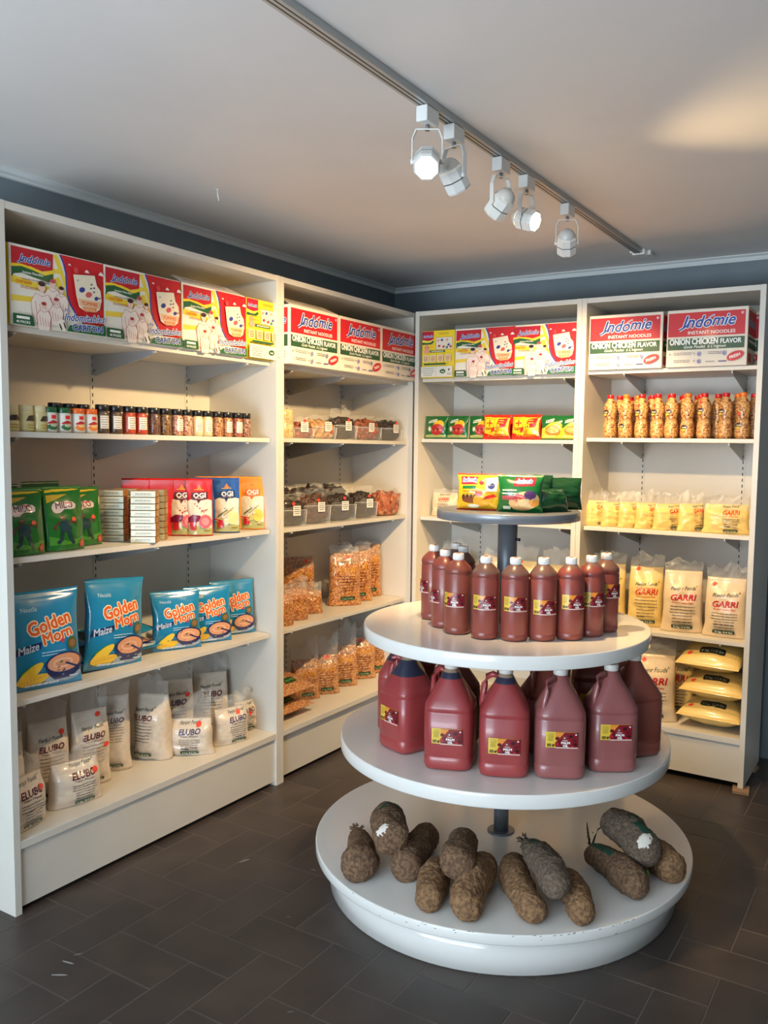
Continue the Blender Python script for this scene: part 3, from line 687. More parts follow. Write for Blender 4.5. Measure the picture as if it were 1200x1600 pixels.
        return mb.obj(name, parent)
    def sticker(s, x, y, parent, r=.011, name='price_sticker'):
        a = Art(.2, .5); a.ell(x, y, r*1.15, r*.85, STK, 20, 10, None, -.08); mb = MB(); fm = s.fmap(); mb.art(a, lambda X, Y, o: fm(X, Y, o+.002), .006); return mb.obj(name, parent)

def art_flour(W_, H_, word, col, sub, subcol, pill, scale=1.0, cx=0.0, brand=True, pillcol=(16, 60, 38), top=.86, up=None):
    a = Art(.5, .35); k = W_*scale; y = H_*top
    if up: a.text(up, cx, y-k*.155, k*.075, (224, 84, 30), .02, 0, 0, k*.52)
    if brand: a.text('Flenjor Foods', cx, y-k*.06, k*.12, (20, 48, 26), .022, .35, 3, k*.62); a.line([(cx+k*.32, y+k*.02), (cx+k*.35, y+k*.06), (cx+k*.33, y+k*.03), (cx+k*.37, y+k*.04)], k*.012, (20, 60, 30))
    a.text(word, cx, y-k*.30, k*.20, col, .035, .22, 2, k*.62)
    a.text(sub, cx, y-k*.375, k*.06, subcol, .012, 0, 0, k*.52)
    n = 6; avail = (y-k*.43)-(H_*.06+k*.14); dy = max(min(k*.085, avail/n), k*.045); n = max(2, min(6, int(avail/dy)))
    a.lines(cx-k*.33, cx+k*.33, y-k*.46, n, dy, k*.014, (50, 34, 32))
    yb = H_*.06+k*.03
    pts = []
    for (dx, dy2) in ((-.23, 0), (-.245, .02), (-.245, .07), (-.23, .09), (.23, .09), (.245, .07), (.245, .02), (.23, 0)): pts.append((cx+k*dx, yb+k*dy2))
    a.poly(pts, pillcol); a.text(pill, cx, yb+k*.02, k*.062, (230, 236, 220), .02, 0, 0, k*.38)
    return a
def flour_bag(name, W_, H_, D_, m, art, fh, seed, style='flour', stick=None, wr=.006, skew=0.0, lean=0.0, n=2.6, cell=None, creases=.009, tuck=.35, filmm=None, spread=1.04):
    b = Bag(W_, H_, D_, style, wr, seed, n, .012, lean, creases); mb = MB(); b.body(mb, m, 24, 30)
    if art: mb.art(art, b.fmap(), cell or W_/12)
    o = mb.obj(name)
    if fh: b.film(fh, o, 'clear_film', filmm or M_FILM2, spread, .8, skew, tuck)
    if stick:
        for (x, y) in (stick if isinstance(stick, list) else [stick]): b.sticker(x, y, o)
    return o
def placed(o, L_, R_, depth, z, label, cat, group, ang=None, rx=0.0, ry=0.0):
    L_ = Vector(L_); R_ = Vector(R_); mid = (L_+R_)/2; a = math.degrees(math.atan2(R_.y-L_.y, R_.x-L_.x)) if ang is None else ang
    back = Vector((-math.sin(R(a)), math.cos(R(a))))
    p = mid+back*depth/2
    used.add(o.name); o.location = (p.x, p.y, z+.0008); o.rotation_euler = (R(rx), R(ry), R(a)); setp(o, label, cat, group); return o

# -- garri and other products are laid out shelf by shelf below
MAR = (96, 20, 30); DRED = (200, 30, 34)
GE = 'yam flour bags on the bottom left shelf'
def elubo(W_, H_, D_, fh, seed, stick, word=MAR, **k):
    return flour_bag('flour_bag', W_, H_, D_, M_FLOUR, art_flour(W_, H_, 'ELUBO', word, 'Yam Flour', word, '2 kg, 4.4 lbs', k.pop('sc', .98), k.pop('cx', .0), True, (22, 70, 42), k.pop('top', .80)), fh, seed, 'flour', stick, **k)
zb = SLb
placed(elubo(.16, .17, .09, .06, 1, (.045, .125), top=.92), (-.03, -2.322), (-.06, -2.185), .09, zb, 'short yam flour bag slumped in the left front corner of the bottom shelf', 'flour bag', GE, 100)
placed(elubo(.185, .15, .10, .055, 2, (.062, .112), top=.95, sc=.8, cx=.015), (-.09, -2.148), (-.045, -1.970), .10, zb, 'wide short yam flour bag standing in front of the tall ones at left', 'flour bag', GE, 78)
placed(elubo(.15, .27, .10, .075, 3, (-.01, .225)), (-.20, -2.32), (-.20, -2.18), .10, zb, 'tall yam flour bag farthest left against the shelf back', 'flour bag', GE, 72)
placed(elubo(.15, .28, .10, .07, 4, (.045, .235)), (-.19, -2.155), (-.17, -2.02), .10, zb, 'tall yam flour bag second from left in the back row', 'flour bag', GE, 74)
placed(elubo(.15, .28, .09, .09, 5, [(.03, .26), (.05, .15)]), (-.175, -1.995), (-.145, -1.86), .10, zb, 'tall yam flour bag third from left in the back row', 'flour bag', GE, 76)
placed(elubo(.13, .29, .10, .07, 6, None), (-.275, -1.825), (-.16, -1.775), .10, zb, 'tall yam flour bag turned sideways, fourth from left', 'flour bag', GE, 52)
placed(elubo(.15, .26, .11, .075, 8, None, cx=-.025), (-.278, -1.675), (-.135, -1.622), .10, zb, 'tall upright yam flour bag with its top folded to the right', 'flour bag', GE, 22)
placed(elubo(.185, .145, .09, .085, 9, (.04, .125), (70, 60, 100), top=.93, skew=.6, sc=.8), (-.179, -1.582), (-.035, -1.470), .09, zb, 'short yam flour bag with clear top peaked to the right, in front', 'flour bag', GE, 38)
placed(elubo(.165, .15, .08, .05, 10, (.03, .13), (70, 60, 100), top=.93, skew=-.3, sc=.85, cx=.02), (-.055, -1.40), (-.045, -1.245), .085, zb, 'short yam flour bag standing near the right front edge of bottom shelf', 'flour bag', GE, 72)
placed(elubo(.12, .13, .07, .05, 11, (.01, .08), top=.93), (-.125, -1.215), (-.105, -1.118), .07, zb, 'small yam flour bag pushed against the right panel, bottom shelf', 'flour bag', GE, 78)
placed(elubo(.165, .26, .09, .07, 12, (.055, .20), (70, 60, 100)), (-.33, -1.50), (-.225, -1.38), .09, zb, 'tall yam flour bag behind the short bag with the peaked top', 'flour bag', GE, 48)
placed(elubo(.165, .25, .09, .08, 13, None, top=.8), (-.31, -1.31), (-.215, -1.185), .09, zb, 'tall yam flour bag at the back right, partly lit by the lamps', 'flour bag', GE, 52)

# golden cereal pouches
def gm_art(W_, H_):
    a = Art(.7, .3); k = W_/.24
    a.text('Nestl\u00e9', -.055*k, H_*.80, .020*k, (190, 220, 235), .0)
    for col, w, dy in (((246, 226, 190), .075, 0), ((226, 96, 30), .012, 0)):
        a.text('Golden', .012*k, H_*.60, .062*k, col, .018+w, 0, 12, .15*k); a.text('Morn', .035*k, H_*.485, .052*k, col, .018+w, 0, 12, .105*k)
    a.poly([(-.112*k, H_*.37), (-.03*k, H_*.415), (-.024*k, H_*.49), (-.106*k, H_*.445)], (20, 34, 84)); a.text('Maize', -.068*k, H_*.395, .036*k, (200, 220, 240), .02, .25, 11, .068*k)
    a.lines(-.03*k, .06*k, H_*.37, 2, .009*k, .003*k, (190, 225, 240))
    a.ell(.082*k, H_*.43, .019*k, .021*k, (86, 96, 50)); a.ell(.082*k, H_*.43, .012*k, .012*k, (150, 110, 70)); a.ell(.046*k, H_*.475, .007*k, .006*k, (220, 40, 70))
    # corn
    a.poly([(-.10*k, H_*.06), (-.09*k, H_*.20), (-.05*k, H_*.28), (-.03*k, H_*.24), (-.05*k, H_*.10)], (70, 140, 50))
    a.ell(-.062*k, H_*.18, .05*k, .017*k, (246, 206, 60), 38); a.ell(-.045*k, H_*.11, .052*k, .017*k, (242, 194, 40), 8)
    for i in range(7): a.ell((-.08+.011*i)*k, H_*.10+.002*i, .003*k, .003*k, (222, 160, 30), 0, 6)
    a.ell(.05*k, H_*.10, .062*k, .018*k, (150, 170, 185), 4); 
    a.poly([(-.014*k, H_*.235), (.114*k, H_*.235), (.104*k, H_*.14), (.078*k, H_*.08), (.02*k, H_*.08), (-.004*k, H_*.15)], (22, 30, 84))
    a.ell(.05*k, H_*.245, .066*k, .036*k, (24, 34, 90)); a.ell(.05*k, H_*.247, .058*k, .030*k, (226, 160, 118)); a.ell(.045*k, H_*.247, .036*k, .016*k, (240, 186, 148)); a.ell(.045*k, H_*.247, .026*k, .010*k, (222, 150, 108)); a.ell(.04*k, H_*.262, .006*k, .004*k, (70, 110, 50), 20, 6)
    a.line([(.055*k, H_*.245), (.085*k, H_*.20), (.112*k, H_*.165)], .006*k, (34, 40, 96))
    a.lines(-.08*k, .04*k, H_*.055, 1, .01, .006*k, (215, 230, 236)); a.rect(.07*k, H_*.09, .10*k, H_*.105, (200, 210, 220))
    return a
def foil_bag(name, W_, H_, D_, base, art, seed, style='pillow', wr=.004, cell=None, cr=.006, edge=None, n=2.3):
    b = Bag(W_, H_, D_, style, wr, seed, n, .012, 0, cr); mb = MB(); edge = edge or base
    mb_m = lambda u, t, s_: edge if (t < .05 or t > .95) and style == 'pillow' else (base(u, t, s_) if callable(base) else base)
    b.body(mb, mb_m, 24, 30)
    if art: mb.art(art, b.fmap(), cell or W_/12)
    o = mb.obj(name); return o, b
BLUE = M((22, 132, 178), .25, .8)
GG = 'blue maize cereal pouches on the left wall'
zz = SL[3]
o, _ = foil_bag('cereal_pouch', .245, .325, .075, BLUE, gm_art(.245, .325), 21); placed(o, (-.074, -2.285), (-.058, -2.052), .06, zz, 'large blue maize cereal pouch standing at the left end of its shelf', 'cereal pouch', GG, 80, -4)
o, _ = foil_bag('cereal_pouch', .245, .325, .075, BLUE, gm_art(.245, .325), 22); placed(o, (-.097, -1.993), (-.090, -1.757), .06, zz, 'large blue maize cereal pouch, second from the left, tallest looking', 'cereal pouch', GG, 86, -3, 4)
for i, (L_, R_, a, lab) in enumerate((((-.150, -1.655), (-.085, -1.470), 66, 'small blue maize cereal pouch, third from the left, in front'), ((-.135, -1.485), (-.070, -1.325), 66, 'small blue maize cereal pouch, second from the right, overlapped at left'), ((-.15, -1.325), (-.095, -1.150), 68, 'small blue maize cereal pouch at the right end of its shelf'))):
    o, _ = foil_bag('cereal_pouch', .20, .235, .055, BLUE, gm_art(.20, .235), 30+i); placed(o, L_, R_, .05, zz, lab, 'cereal pouch', GG, a, -5)
for i, (x, y, lab) in enumerate(((-.27, -2.03, 'blue maize cereal pouch lying flat between the two large pouches'), (-.27, -1.72, 'blue maize cereal pouch lying flat behind the third pouch'))):
    o, _ = foil_bag('cereal_pouch', .20, .235, .06, BLUE, gm_art(.20, .235), 40+i); used.add(o.name); o.location = (x+.12, y, zz+.033); o.rotation_euler = (R(-90), 0, R(90)); setp(o, lab, 'cereal pouch', GG)
    o2, _ = foil_bag('cereal_pouch', .20, .235, .06, BLUE, None, 43+i); o2.location = (x+.10, y+.01, zz+.093); o2.rotation_euler = (R(-90), 0, R(94)); setp(o2, 'upper '+lab, 'cereal pouch', GG)

# malt drink pouches
def milo_art(W_, H_):
    a = Art(.6, .3); k = W_/.15
    a.poly([(-.07*k, H_*.90), (.05*k, H_*.93), (.07*k, H_*.95), (-.02*k, H_*.955), (-.07*k, H_*.94)], (224, 190, 40)); a.poly([(-.066*k, H_*.74), (-.01*k, H_*.82), (.02*k, H_*.87), (-.066*k, H_*.86)], (196, 160, 30))
    pts = [(-.045, .60), (-.05, .66), (-.045, .72), (-.03, .755), (-.012, .745), (.012, .765), (.036, .75), (.046, .71), (.042, .65), (.022, .635), (0, .64), (-.02, .585), (-.036, .58)]
    a.poly([(x*k, y*H_) for x, y in pts], (222, 200, 196)); a.text('MILO', -.001*k, H_*.655, .030*k, (66, 26, 20), .014, 0, 3, .066*k); a.text('Nestl\u00e9', .012*k, H_*.725, .010*k, (200, 60, 60), .03)
    a.poly([(-.066*k, .02), (.066*k, .02), (.066*k, H_*.22), (.0, H_*.14), (-.066*k, H_*.24)], (70, 140, 40))
    # running figure
    a.ell(-.015*k, H_*.50, .010*k, .011*k, (90, 50, 36)); a.poly([(-.028*k, H_*.30), (-.03*k, H_*.44), (-.01*k, H_*.475), (.012*k, H_*.44), (.014*k, H_*.34), (.006*k, H_*.28)], (24, 60, 66)); a.line([(-.03*k, H_*.44), (-.05*k, H_*.36), (-.04*k, H_*.32)], .009*k, (90, 50, 36)); a.line([(.01*k, H_*.44), (.028*k, H_*.46), (.036*k, H_*.40)], .009*k, (90, 50, 36)); a.line([(-.02*k, H_*.30), (-.026*k, H_*.18), (-.04*k, H_*.12)], .012*k, (24, 50, 60)); a.line([(.004*k, H_*.29), (.01*k, H_*.18), (.02*k, H_*.10)], .012*k, (24, 50, 60))
    a.ell(.028*k, H_*.48, .009*k, .007*k, (236, 90, 60)); a.ell(.052*k, H_*.10, .011*k, .014*k, (150, 60, 40)); a.ell(.052*k, H_*.10, .007*k, .009*k, (190, 90, 60))
    return a
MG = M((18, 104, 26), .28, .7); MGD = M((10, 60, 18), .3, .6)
GM = 'green malt drink pouches on the left wall'
zz = SL[2]
for i, (L_, R_, w, h_, a, art, lab) in enumerate((
    ((-.045, -2.318), (-.052, -2.178), .145, .212, 90, 1, 'green malt drink pouch nearest the left post of the shelf'),
    ((-.062, -2.164), (-.064, -2.016), .15, .215, 90, 1, 'green malt drink pouch standing in the middle of its cluster, in front'),
    ((-.130, -2.035), (-.135, -1.885), .15, .205, 92, 1, 'green malt drink pouch at the right, with its logo half covered'),
    ((-.115, -2.250), (-.115, -2.110), .145, .212, 92, 1, 'green malt drink pouch in second row between the two front ones'),
    ((-.20, -2.300), (-.20, -2.160), .15, .22, 90, 0, 'green malt drink pouch in the back row at left'),
    ((-.21, -2.140), (-.21, -1.990), .15, .225, 90, 0, 'green malt drink pouch in the back row at right'))):
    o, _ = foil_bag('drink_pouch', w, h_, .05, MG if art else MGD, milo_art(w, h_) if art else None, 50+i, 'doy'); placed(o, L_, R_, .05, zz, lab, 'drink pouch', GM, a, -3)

# sardine tins
def tin():
    m = M((176, 134, 72), .3, .3, .5); mb = MB(); W_, D_, H_ = .096, .062, .0235
    s = [(.0, 0), (.0, .0), ]
    mb.lathe([(.0465, .0005), (.048, .002), (.0475, .004), (.0475, H_-.004), (.048, H_-.002), (.0465, H_-.0008)], m, 40, 0, 0, 4.5)
    mb.v = [(x, y*.66, z) for x, y, z in mb.v]
    a = Art(.2, .35); a.rect(-.0435, .0014, .0435, H_-.0014, (206, 202, 170)); a.lines(-.030, .030, .010, 1, .01, .0040, (140, 128, 104)); a.lines(-.036, .036, .0055, 1, .01, .0012, (150, 140, 120))
    mb.art(a, lambda x, y, o: (x, -.0315-o-.0004, y), None)
    return mb.obj('sardine_tin')
t0 = tin(); GT = 'flat sardine tins stacked on the left wall shelf'; first = True
ordn = ['bottom', 'second', 'third', 'fourth', 'fifth', 'sixth', 'seventh', 'eighth']
for (cx, cy, a, n, nm) in ((-.195, -1.80, 33, 8, 'left stack'), (-.070, -1.765, 36, 8, 'front right stack'), (-.118, -1.680, 36, 8, 'stack behind, at right'), (-.245, -1.70, 36, 8, 'stack at the back')):
    for i in range(n):
        put(t0, cx+random.uniform(-.001, .001), cy+random.uniform(-.001, .001), SL[2]+.0004+i*.0238, a+random.uniform(-1.5, 1.5), '%s silver and gold sardine tin of the %s' % (ordn[i], nm) if i < n-1 else 'top silver and gold sardine tin of the %s' % nm, 'tin', GT)

# ogi pouches
def ogi_art(W_, H_, top, bub, food, cream=(236, 222, 200)):
    a = Art(.6, .32); k = W_/.105
    a.poly([(-.050*k, H_*.06), (.050*k, H_*.06), (.050*k, H_*.62), (.02*k, H_*.66), (-.02*k, H_*.66), (-.046*k, H_*.60)], cream)
    a.poly([(-.050*k, H_*.02), (.050*k, H_*.02), (.050*k, H_*.14), (0, H_*.17), (-.050*k, H_*.22)], (176, 176, 110))
    a.poly([(0, H_*.90), (-.010*k, H_*.815), (.012*k, H_*.815)], (240, 130, 30)); a.lines(-.022*k, .022*k, H_*.80, 1, .01, .003*k, (240, 180, 60))
    a.poly([(-.028*k, H_*.755), (.034*k, H_*.77), (.036*k, H_*.64), (.008*k, H_*.62), (.0, H_*.56), (-.006*k, H_*.62), (-.028*k, H_*.64)], bub)
    a.text('OGI', .004*k, H_*.665, .026*k, (244, 240, 236), .04, 0, 2, .046*k); a.lines(-.015*k, .02*k, H_*.645, 1, .01, .002, (230, 210, 200))
    if food == 'beet':
        a.poly([(-.045*k, H_*.30), (-.02*k, H_*.37), (.008*k, H_*.35), (.012*k, H_*.29), (-.01*k, H_*.23), (-.038*k, H_*.24)], (130, 20, 60)); a.ell(.026*k, H_*.25, .022*k, .026*k, (232, 100, 110)); a.ell(.026*k, H_*.25, .013*k, .015*k, (240, 150, 150)); a.line([(.01*k, H_*.42), (.034*k, H_*.46)], .004*k, (190, 90, 30))
    else:
        a.line([(-.03*k, H_*.30), (.005*k, H_*.42)], .006*k, (110, 130, 60)); a.line([(-.01*k, H_*.32), (.03*k, H_*.46)], .005*k, (180, 160, 90)); a.ell(.024*k, H_*.27, .020*k, .026*k, (236, 206, 90) if food == 'corn' else (222, 216, 150)); a.ell(-.01*k, H_*.22, .022*k, .012*k, (206, 200, 110))
    a.rect(-.030*k, H_*.10, -.008*k, H_*.24, (206, 30, 36)); a.line([(-.05*k, H_*.25), (-.008*k, H_*.22)], .004*k, (206, 30, 36)); a.lines(.02*k, .042*k, H_*.09, 1, .01, .003, (130, 60, 40))
    return a
RG = M((204, 18, 12), .3, .35); BG = M((24, 84, 160), .28, .7); OG = M((244, 150, 40), .28, .7); DKR = (92, 14, 24)
GO = 'stand-up corn porridge pouches on the left wall'
for i, (L_, R_, mt, args, lab) in enumerate((
    ((-.113, -1.536), (-.029, -1.468), RG, (DKR, 'beet'), 'red porridge pouch standing in front, beetroot picture on it'),
    ((-.112, -1.378), (-.034, -1.315), BG, ((24, 44, 90), 'rice'), 'blue porridge pouch in front, between red and orange ones'),
    ((-.135, -1.210), (-.049, -1.138), OG, ((226, 110, 40), 'corn'), 'orange porridge pouch at the right end, in front'),
    ((-.165, -1.575), (-.085, -1.505), RG, (DKR, 'beet'), 'red porridge pouch directly behind the front red one'),
    ((-.225, -1.635), (-.145, -1.56), RG, None, 'red porridge pouch third from the front of the red file'),
    ((-.29, -1.70), (-.21, -1.625), RG, None, 'red porridge pouch at the back of the red file'),
    ((-.18, -1.43), (-.10, -1.36), BG, None, 'blue porridge pouch behind the front blue one'),
    ((-.20, -1.275), (-.12, -1.205), OG, None, 'orange porridge pouch behind the front orange one'),
    ((-.26, -1.345), (-.18, -1.275), OG, None, 'orange porridge pouch at the back of the orange file'))):
    o, _ = foil_bag('porridge_pouch', .108, .225, .06, mt, ogi_art(.108, .225, None, *args) if args else None, 60+i, 'doy', .003); placed(o, L_, R_, .055, SL[2], lab, 'porridge pouch', GO, 40, -2)

# ---------------------------------------------------------------- small jars on the second shelf
def spice_jar(cols, lab, lid=(24, 22, 22)):
    root = empty('spice_jar'); g = grain('spice', cols, 160, .4, .8, .4, .002) if len(cols) > 1 else M(cols[0], .3, .8)
    MB().lathe([(.020, .0005), (.0235, .003), (.0240, .01), (.0240, .066), (.022, .073), (.0195, .077), (.0195, .080)], g, 24).obj('jar_body', root)
    MB().lathe([(.0215, .078), (.0225, .079), (.0225, .098), (.021, .100)], M(lid, .35, .3), 24).obj('lid', root)
    if lab:
        a = Art(0, .5); a.rect(-.0155, .018, .0155, .062, (236, 228, 214)); a.lines(-.012, .012, .055, 5, .008, .002, (120, 110, 104)); MB().art(a, cyl_map(.0242, lab-1), .006).obj('label', root)
    return root
def tall_jar(kind):
    root = empty('seasoning_jar')
    if kind == 'cream':
        mb = MB().lathe([(.022, .0005), (.025, .003), (.025, .012), (.0255, .014), (.0255, .030), (.0235, .034), (.0235, .050), (.0245, .055), (.0245, .062), (.022, .066)], M((222, 206, 150), .35, .3), 24); mb.obj('jar_body', root)
        MB().lathe([(.0225, .064), (.023, .066), (.023, .082), (.021, .084)], M((226, 212, 164), .35, .3), 24).obj('lid', root)
        a = Art(.2, .4); a.poly([(-.02, .034), (-.012, .05), (.008, .052), (.02, .036)], (70, 52, 36)); a.rect(-.02, .006, .02, .026, (214, 196, 120)); a.lines(-.016, .016, .02, 2, .008, .002, (130, 100, 50)); MB().art(a, cyl_map(.0258), .005).obj('label', root)
    else:
        lc = (22, 92, 52) if kind == 'green' else (232, 104, 30)
        MB().lathe([(.022, .0005), (.025, .003), (.025, .060), (.023, .066)], M((226, 220, 206), .35, .3), 24).obj('jar_body', root)
        MB().lathe([(.0235, .064), (.0245, .066), (.0245, .080), (.0225, .082)], M(lc, .35, .3), 24).obj('lid', root)
        a = Art(.2, .4); a.rect(-.02, .008, .02, .058, (230, 224, 212)); a.ell(0, .018, .019, .010, (46, 110, 60) if kind == 'green' else (236, 130, 50)); a.ell(.003, .024, .012, .006, (200, 204, 170) if kind == 'green' else (246, 200, 130)); a.poly([(-.017, .032), (.0, .040), (.017, .034), (.017, .030), (-.017, .027)], (190, 40, 44)); a.rect(-.006, .044, .010, .056, (238, 50, 50)); MB().art(a, cyl_map(.0252), .005).obj('label', root)
        
    return root
GJ = 'spice and seasoning jars on the second shelf'
pos = ['leftmost', 'second from left', 'third from left']
zj = SL[1]+.0005
crm = tall_jar('cream'); grn = tall_jar('green'); org = tall_jar('orange')
for i, y in enumerate((-2.282, -2.232, -2.185)): put(crm, -.075, y, zj, 90+random.uniform(-20, 20), 'cream seasoning jar, %s of three at the shelf end' % pos[i], 'jar', GJ)
for i, y in enumerate((-2.150-.001, -2.1)): put(grn, -.075, y+.004, zj, 84, 'white seasoning jar with green lid, %s of the pair' % ('left' if i == 0 else 'right'), 'jar', GJ)
for i, y in enumerate((-2.043, -1.992-.0005)): put(org, -.075, y+.0, zj, 84, 'white seasoning jar with orange lid, %s of the pair' % ('left' if i == 0 else 'right'), 'jar', GJ)
kinds = [([(60, 44, 34), (110, 84, 60)], 1.0), ([(60, 44, 34), (110, 84, 60)], 1.0), ([(170, 50, 26), (200, 80, 40)], 1.15), ([(170, 50, 26), (200, 80, 40)], 1.0), ([(60, 30, 22), (120, 80, 60), (40, 24, 20)], 0), ([(40, 26, 20), (150, 110, 60), (46, 30, 22)], 0), ([(140, 50, 36), (210, 180, 150), (110, 30, 26)], 1.3), ([(140, 50, 36), (210, 180, 150), (110, 30, 26)], 0), ([(214, 190, 150), (226, 206, 170)], 1.0), ([(214, 190, 150), (226, 206, 170)], 1.1), ([(110, 60, 34), (214, 150, 96), (60, 30, 20)], 0), ([(110, 60, 34), (214, 150, 96), (60, 30, 20)], 1.2), ([(90, 24, 22), (200, 120, 90), (60, 20, 20)], 1.1), ([(90, 24, 22), (180, 140, 110), (60, 20, 30)], 0)]
nm = ['first', 'second', 'third', 'fourth', 'fifth', 'sixth', 'seventh', 'eighth', 'ninth', 'tenth', 'eleventh', 'twelfth', 'thirteenth', 'fourteenth']
descr = ['dark brown spice', 'dark brown spice', 'red ground spice', 'red ground spice', 'brown whole spice', 'black and tan spice', 'red and cream flakes', 'red and cream flakes', 'pale cream spice', 'pale cream spice', 'tan and brown pods', 'tan and brown pods', 'dark red spice', 'dark red spice']
ys = [-1.935, -1.880, -1.822, -1.768, -1.708, -1.656, -1.598, -1.548, -1.494, -1.443, -1.384, -1.332, -1.272, -1.222]
for i, y in enumerate(ys):
    j = spice_jar(*kinds[i]); j.location = (-.079, y-.004, zj); j.rotation_euler = (0, 0, R(74)); setp(j, 'black-lidded jar of %s, %s from the left of the black-lidded row' % (descr[i], nm[i]), 'jar', GJ)
jb = spice_jar([(60, 44, 34), (100, 76, 54)], 0)
for i, (x, y) in enumerate(((-.145, -2.075), (-.145, -2.02), (-.145, -1.965), (-.14, -1.57), (-.14, -1.515), (-.14, -1.355))):
    put(jb, x, y, zj, 60, 'black-lidded spice jar in the rear row, %s from its left' % nm[i], 'jar', GJ)

# ---------------------------------------------------------------- tubs of dried leaves and fish near the corner
def lumps(W_, D_, H_, m, seed, amp=.012):
    bm = bmesh.new(); bmesh.ops.create_icosphere(bm, subdivisions=4, radius=1)
    for v in bm.verts:
        c = v.co.copy(); q = (abs(c.x)**6+abs(c.y)**6+abs(c.z)**4)**(-1/5.5); p = Vector((c.x*q*W_/2, c.y*q*D_/2, H_/2+c.z*q*H_/2))
        nz = noise.noise(Vector((p.x*45+seed, p.y*45, p.z*45)))+.6*noise.noise(Vector((p.x*110+seed, p.y*110, p.z*110)))
        p += c*amp*nz*(1.6 if c.z > .5 else .22); p.z = max(p.z, .002); v.co = p
    mb = MB(); mb.bm(bm, m, True); bm.free(); return mb
def tub(W_, H_, D_, cols, seed, lx, red, film=.04, ang=0, scale=90, over=.03):
    m = grain('dried_food', cols, scale, .5, .3, .8, .005)
    o = lumps(W_*.93, D_*.9, H_, m, seed).obj('food_tub')
    t = MB(); th = .001; hz = H_*.62; a, b = W_/2, D_/2; k = .93
    def ring(z, s_): return [(-a*s_, -b*s_, z), (a*s_, -b*s_, z), (a*s_, b*s_, z), (-a*s_, b*s_, z)]
    v = ring(.0003, .93)+ring(hz, 1.0)+ring(hz+.002, 1.03)+ring(hz+.003, 1.03)+ring(hz+.001, .99)
    fs = []
    for j in range(4):
        for i in range(4): fs.append((j*4+i, j*4+(i+1) % 4, (j+1)*4+(i+1) % 4, (j+1)*4+i))
    t.add(v, fs, M_CLEAR)
    for sx, sy in ((-1, -1), (1, -1)): t.tube([(sx*a*.93, sy*b*.93, 0.002), (sx*a, sy*b, hz)], .0012, M((225, 228, 226), .15, .3), 6)
    t.tube([(-a*1.02, -b*1.02, hz+.002), (a*1.02, -b*1.02, hz+.002)], .0012, M((225, 228, 226), .15, .3), 6)
    t.obj('clear_tub', o)
    bg = Bag(W_*1.02, H_*1.02, D_*.98, 'flour', .004, seed, 3.0); bg.film(film, o, 'clear_film', M_FILM, 1.02, .55, .2)
    ar = Art(0, .5); ar.rect(lx-.020, H_*.42, lx+.020, H_*.42+.045, (236, 230, 218)); ar.lines(lx-.016, lx+.016, H_*.42+.036, 4, .009, .003, (90, 86, 84))
    MB().art(ar, lambda x, y, o_: (x, -D_/2*1.03-.002-o_, y)).obj('label', o)
    s = Art(0, .5); s.ell(lx+red[0], H_*.42+red[1], .009, .008, STK, 0, 10, None, -.1); MB().art(s, lambda x, y, o_: (x, -D_/2*1.03-.003-o_, y)).obj('price_sticker', o)
    return o
GTb = 'clear tubs of dried food beside the corner'
dk1 = [(34, 28, 24), (60, 46, 38), (24, 20, 20), (74, 60, 50)]; rd1 = [(120, 50, 30), (160, 80, 50), (70, 30, 24), (190, 120, 80)]; tn1 = [(180, 130, 70), (214, 170, 110), (120, 70, 40), (226, 190, 140)]
cj = empty('cracker_bag'); MB().lathe([(.045, .001), (.050, .004), (.050, .06), (.047, .064), (.050, .068), (.050, .122), (.046, .127)], grain('puffed_rice', [(222, 180, 110), (240, 208, 150), (206, 160, 90)], 60, .4, .6, .8, .005), 24).obj('contents', cj)
MB().lathe([(.052, .0005), (.0515, .130), (.03, .145), (.012, .150)], M_FILM, 24, 0, 0, None, False, False).obj('clear_film', cj)
cj.location = (-.112, -.950, SB[1]+.0005); setp(cj, 'tall round clear pack of golden crackers beside the shelf post', 'cracker pack')
S2 = [(-.843, .105, .07, .08, rd1, 70, .0, 'clear tub of reddish dried fish beside the golden crackers'),
      (-.705, .16, .085, .09, tn1, 78, .025, 'clear tub of tan and red dried pieces, white price label'),
      (-.532, .155, .105, .09, dk1, 80, .015, 'clear tub of nearly black dried leaves, higher label, upper shelf'),
      (-.340, .19, .10, .09, rd1, 80, .02, 'clear tub of red brown dried shrimp, upper shelf'),
      (-.125, .16, .10, .09, dk1, 80, .03, 'clear tub of dark dried fish nearest the corner, upper shelf')]
for i, (y, w, h_, d, cols, a, lx, lab) in enumerate(S2):
    o = tub(w, h_, d, cols, 70+i, lx, (.02, .0) if i in (1, 3) else (.0, .05), .05 if i == 2 else .025); o.location = (-.06-d/2, y, SB[1]+.0006); o.rotation_euler = (0, 0, R(a)); setp(o, lab, 'food tub', GTb)
S3 = [(-.917, .15, .115, .09, dk1, 72, .02, 'clear tub of black dried leaves beside the post, lower shelf'),
      (-.752, .175, .135, .09, [(70, 44, 30), (96, 64, 44), (40, 30, 26), (120, 76, 50)], 74, .03, 'clear tub of brown black dried leaves, second from the left, lower shelf'),
      (-.545, .175, .125, .10, dk1, 70, .02, 'clear tub of black dried fish in the middle, lower shelf'),
      (-.335, .14, .13, .09, dk1, 70, .02, 'clear tub of blackish dried fish with narrow label, lower shelf')]
for i, (y, w, h_, d, cols, a, lx, lab) in enumerate(S3):
    o = tub(w, h_, d, cols, 80+i, lx, (-.018, .055) if i < 2 else (-.005, .06), .03); o.location = (-.065-d/2, y, SB[2]+.0006); o.rotation_euler = (0, 0, R(a)); setp(o, lab, 'food tub', GTb)
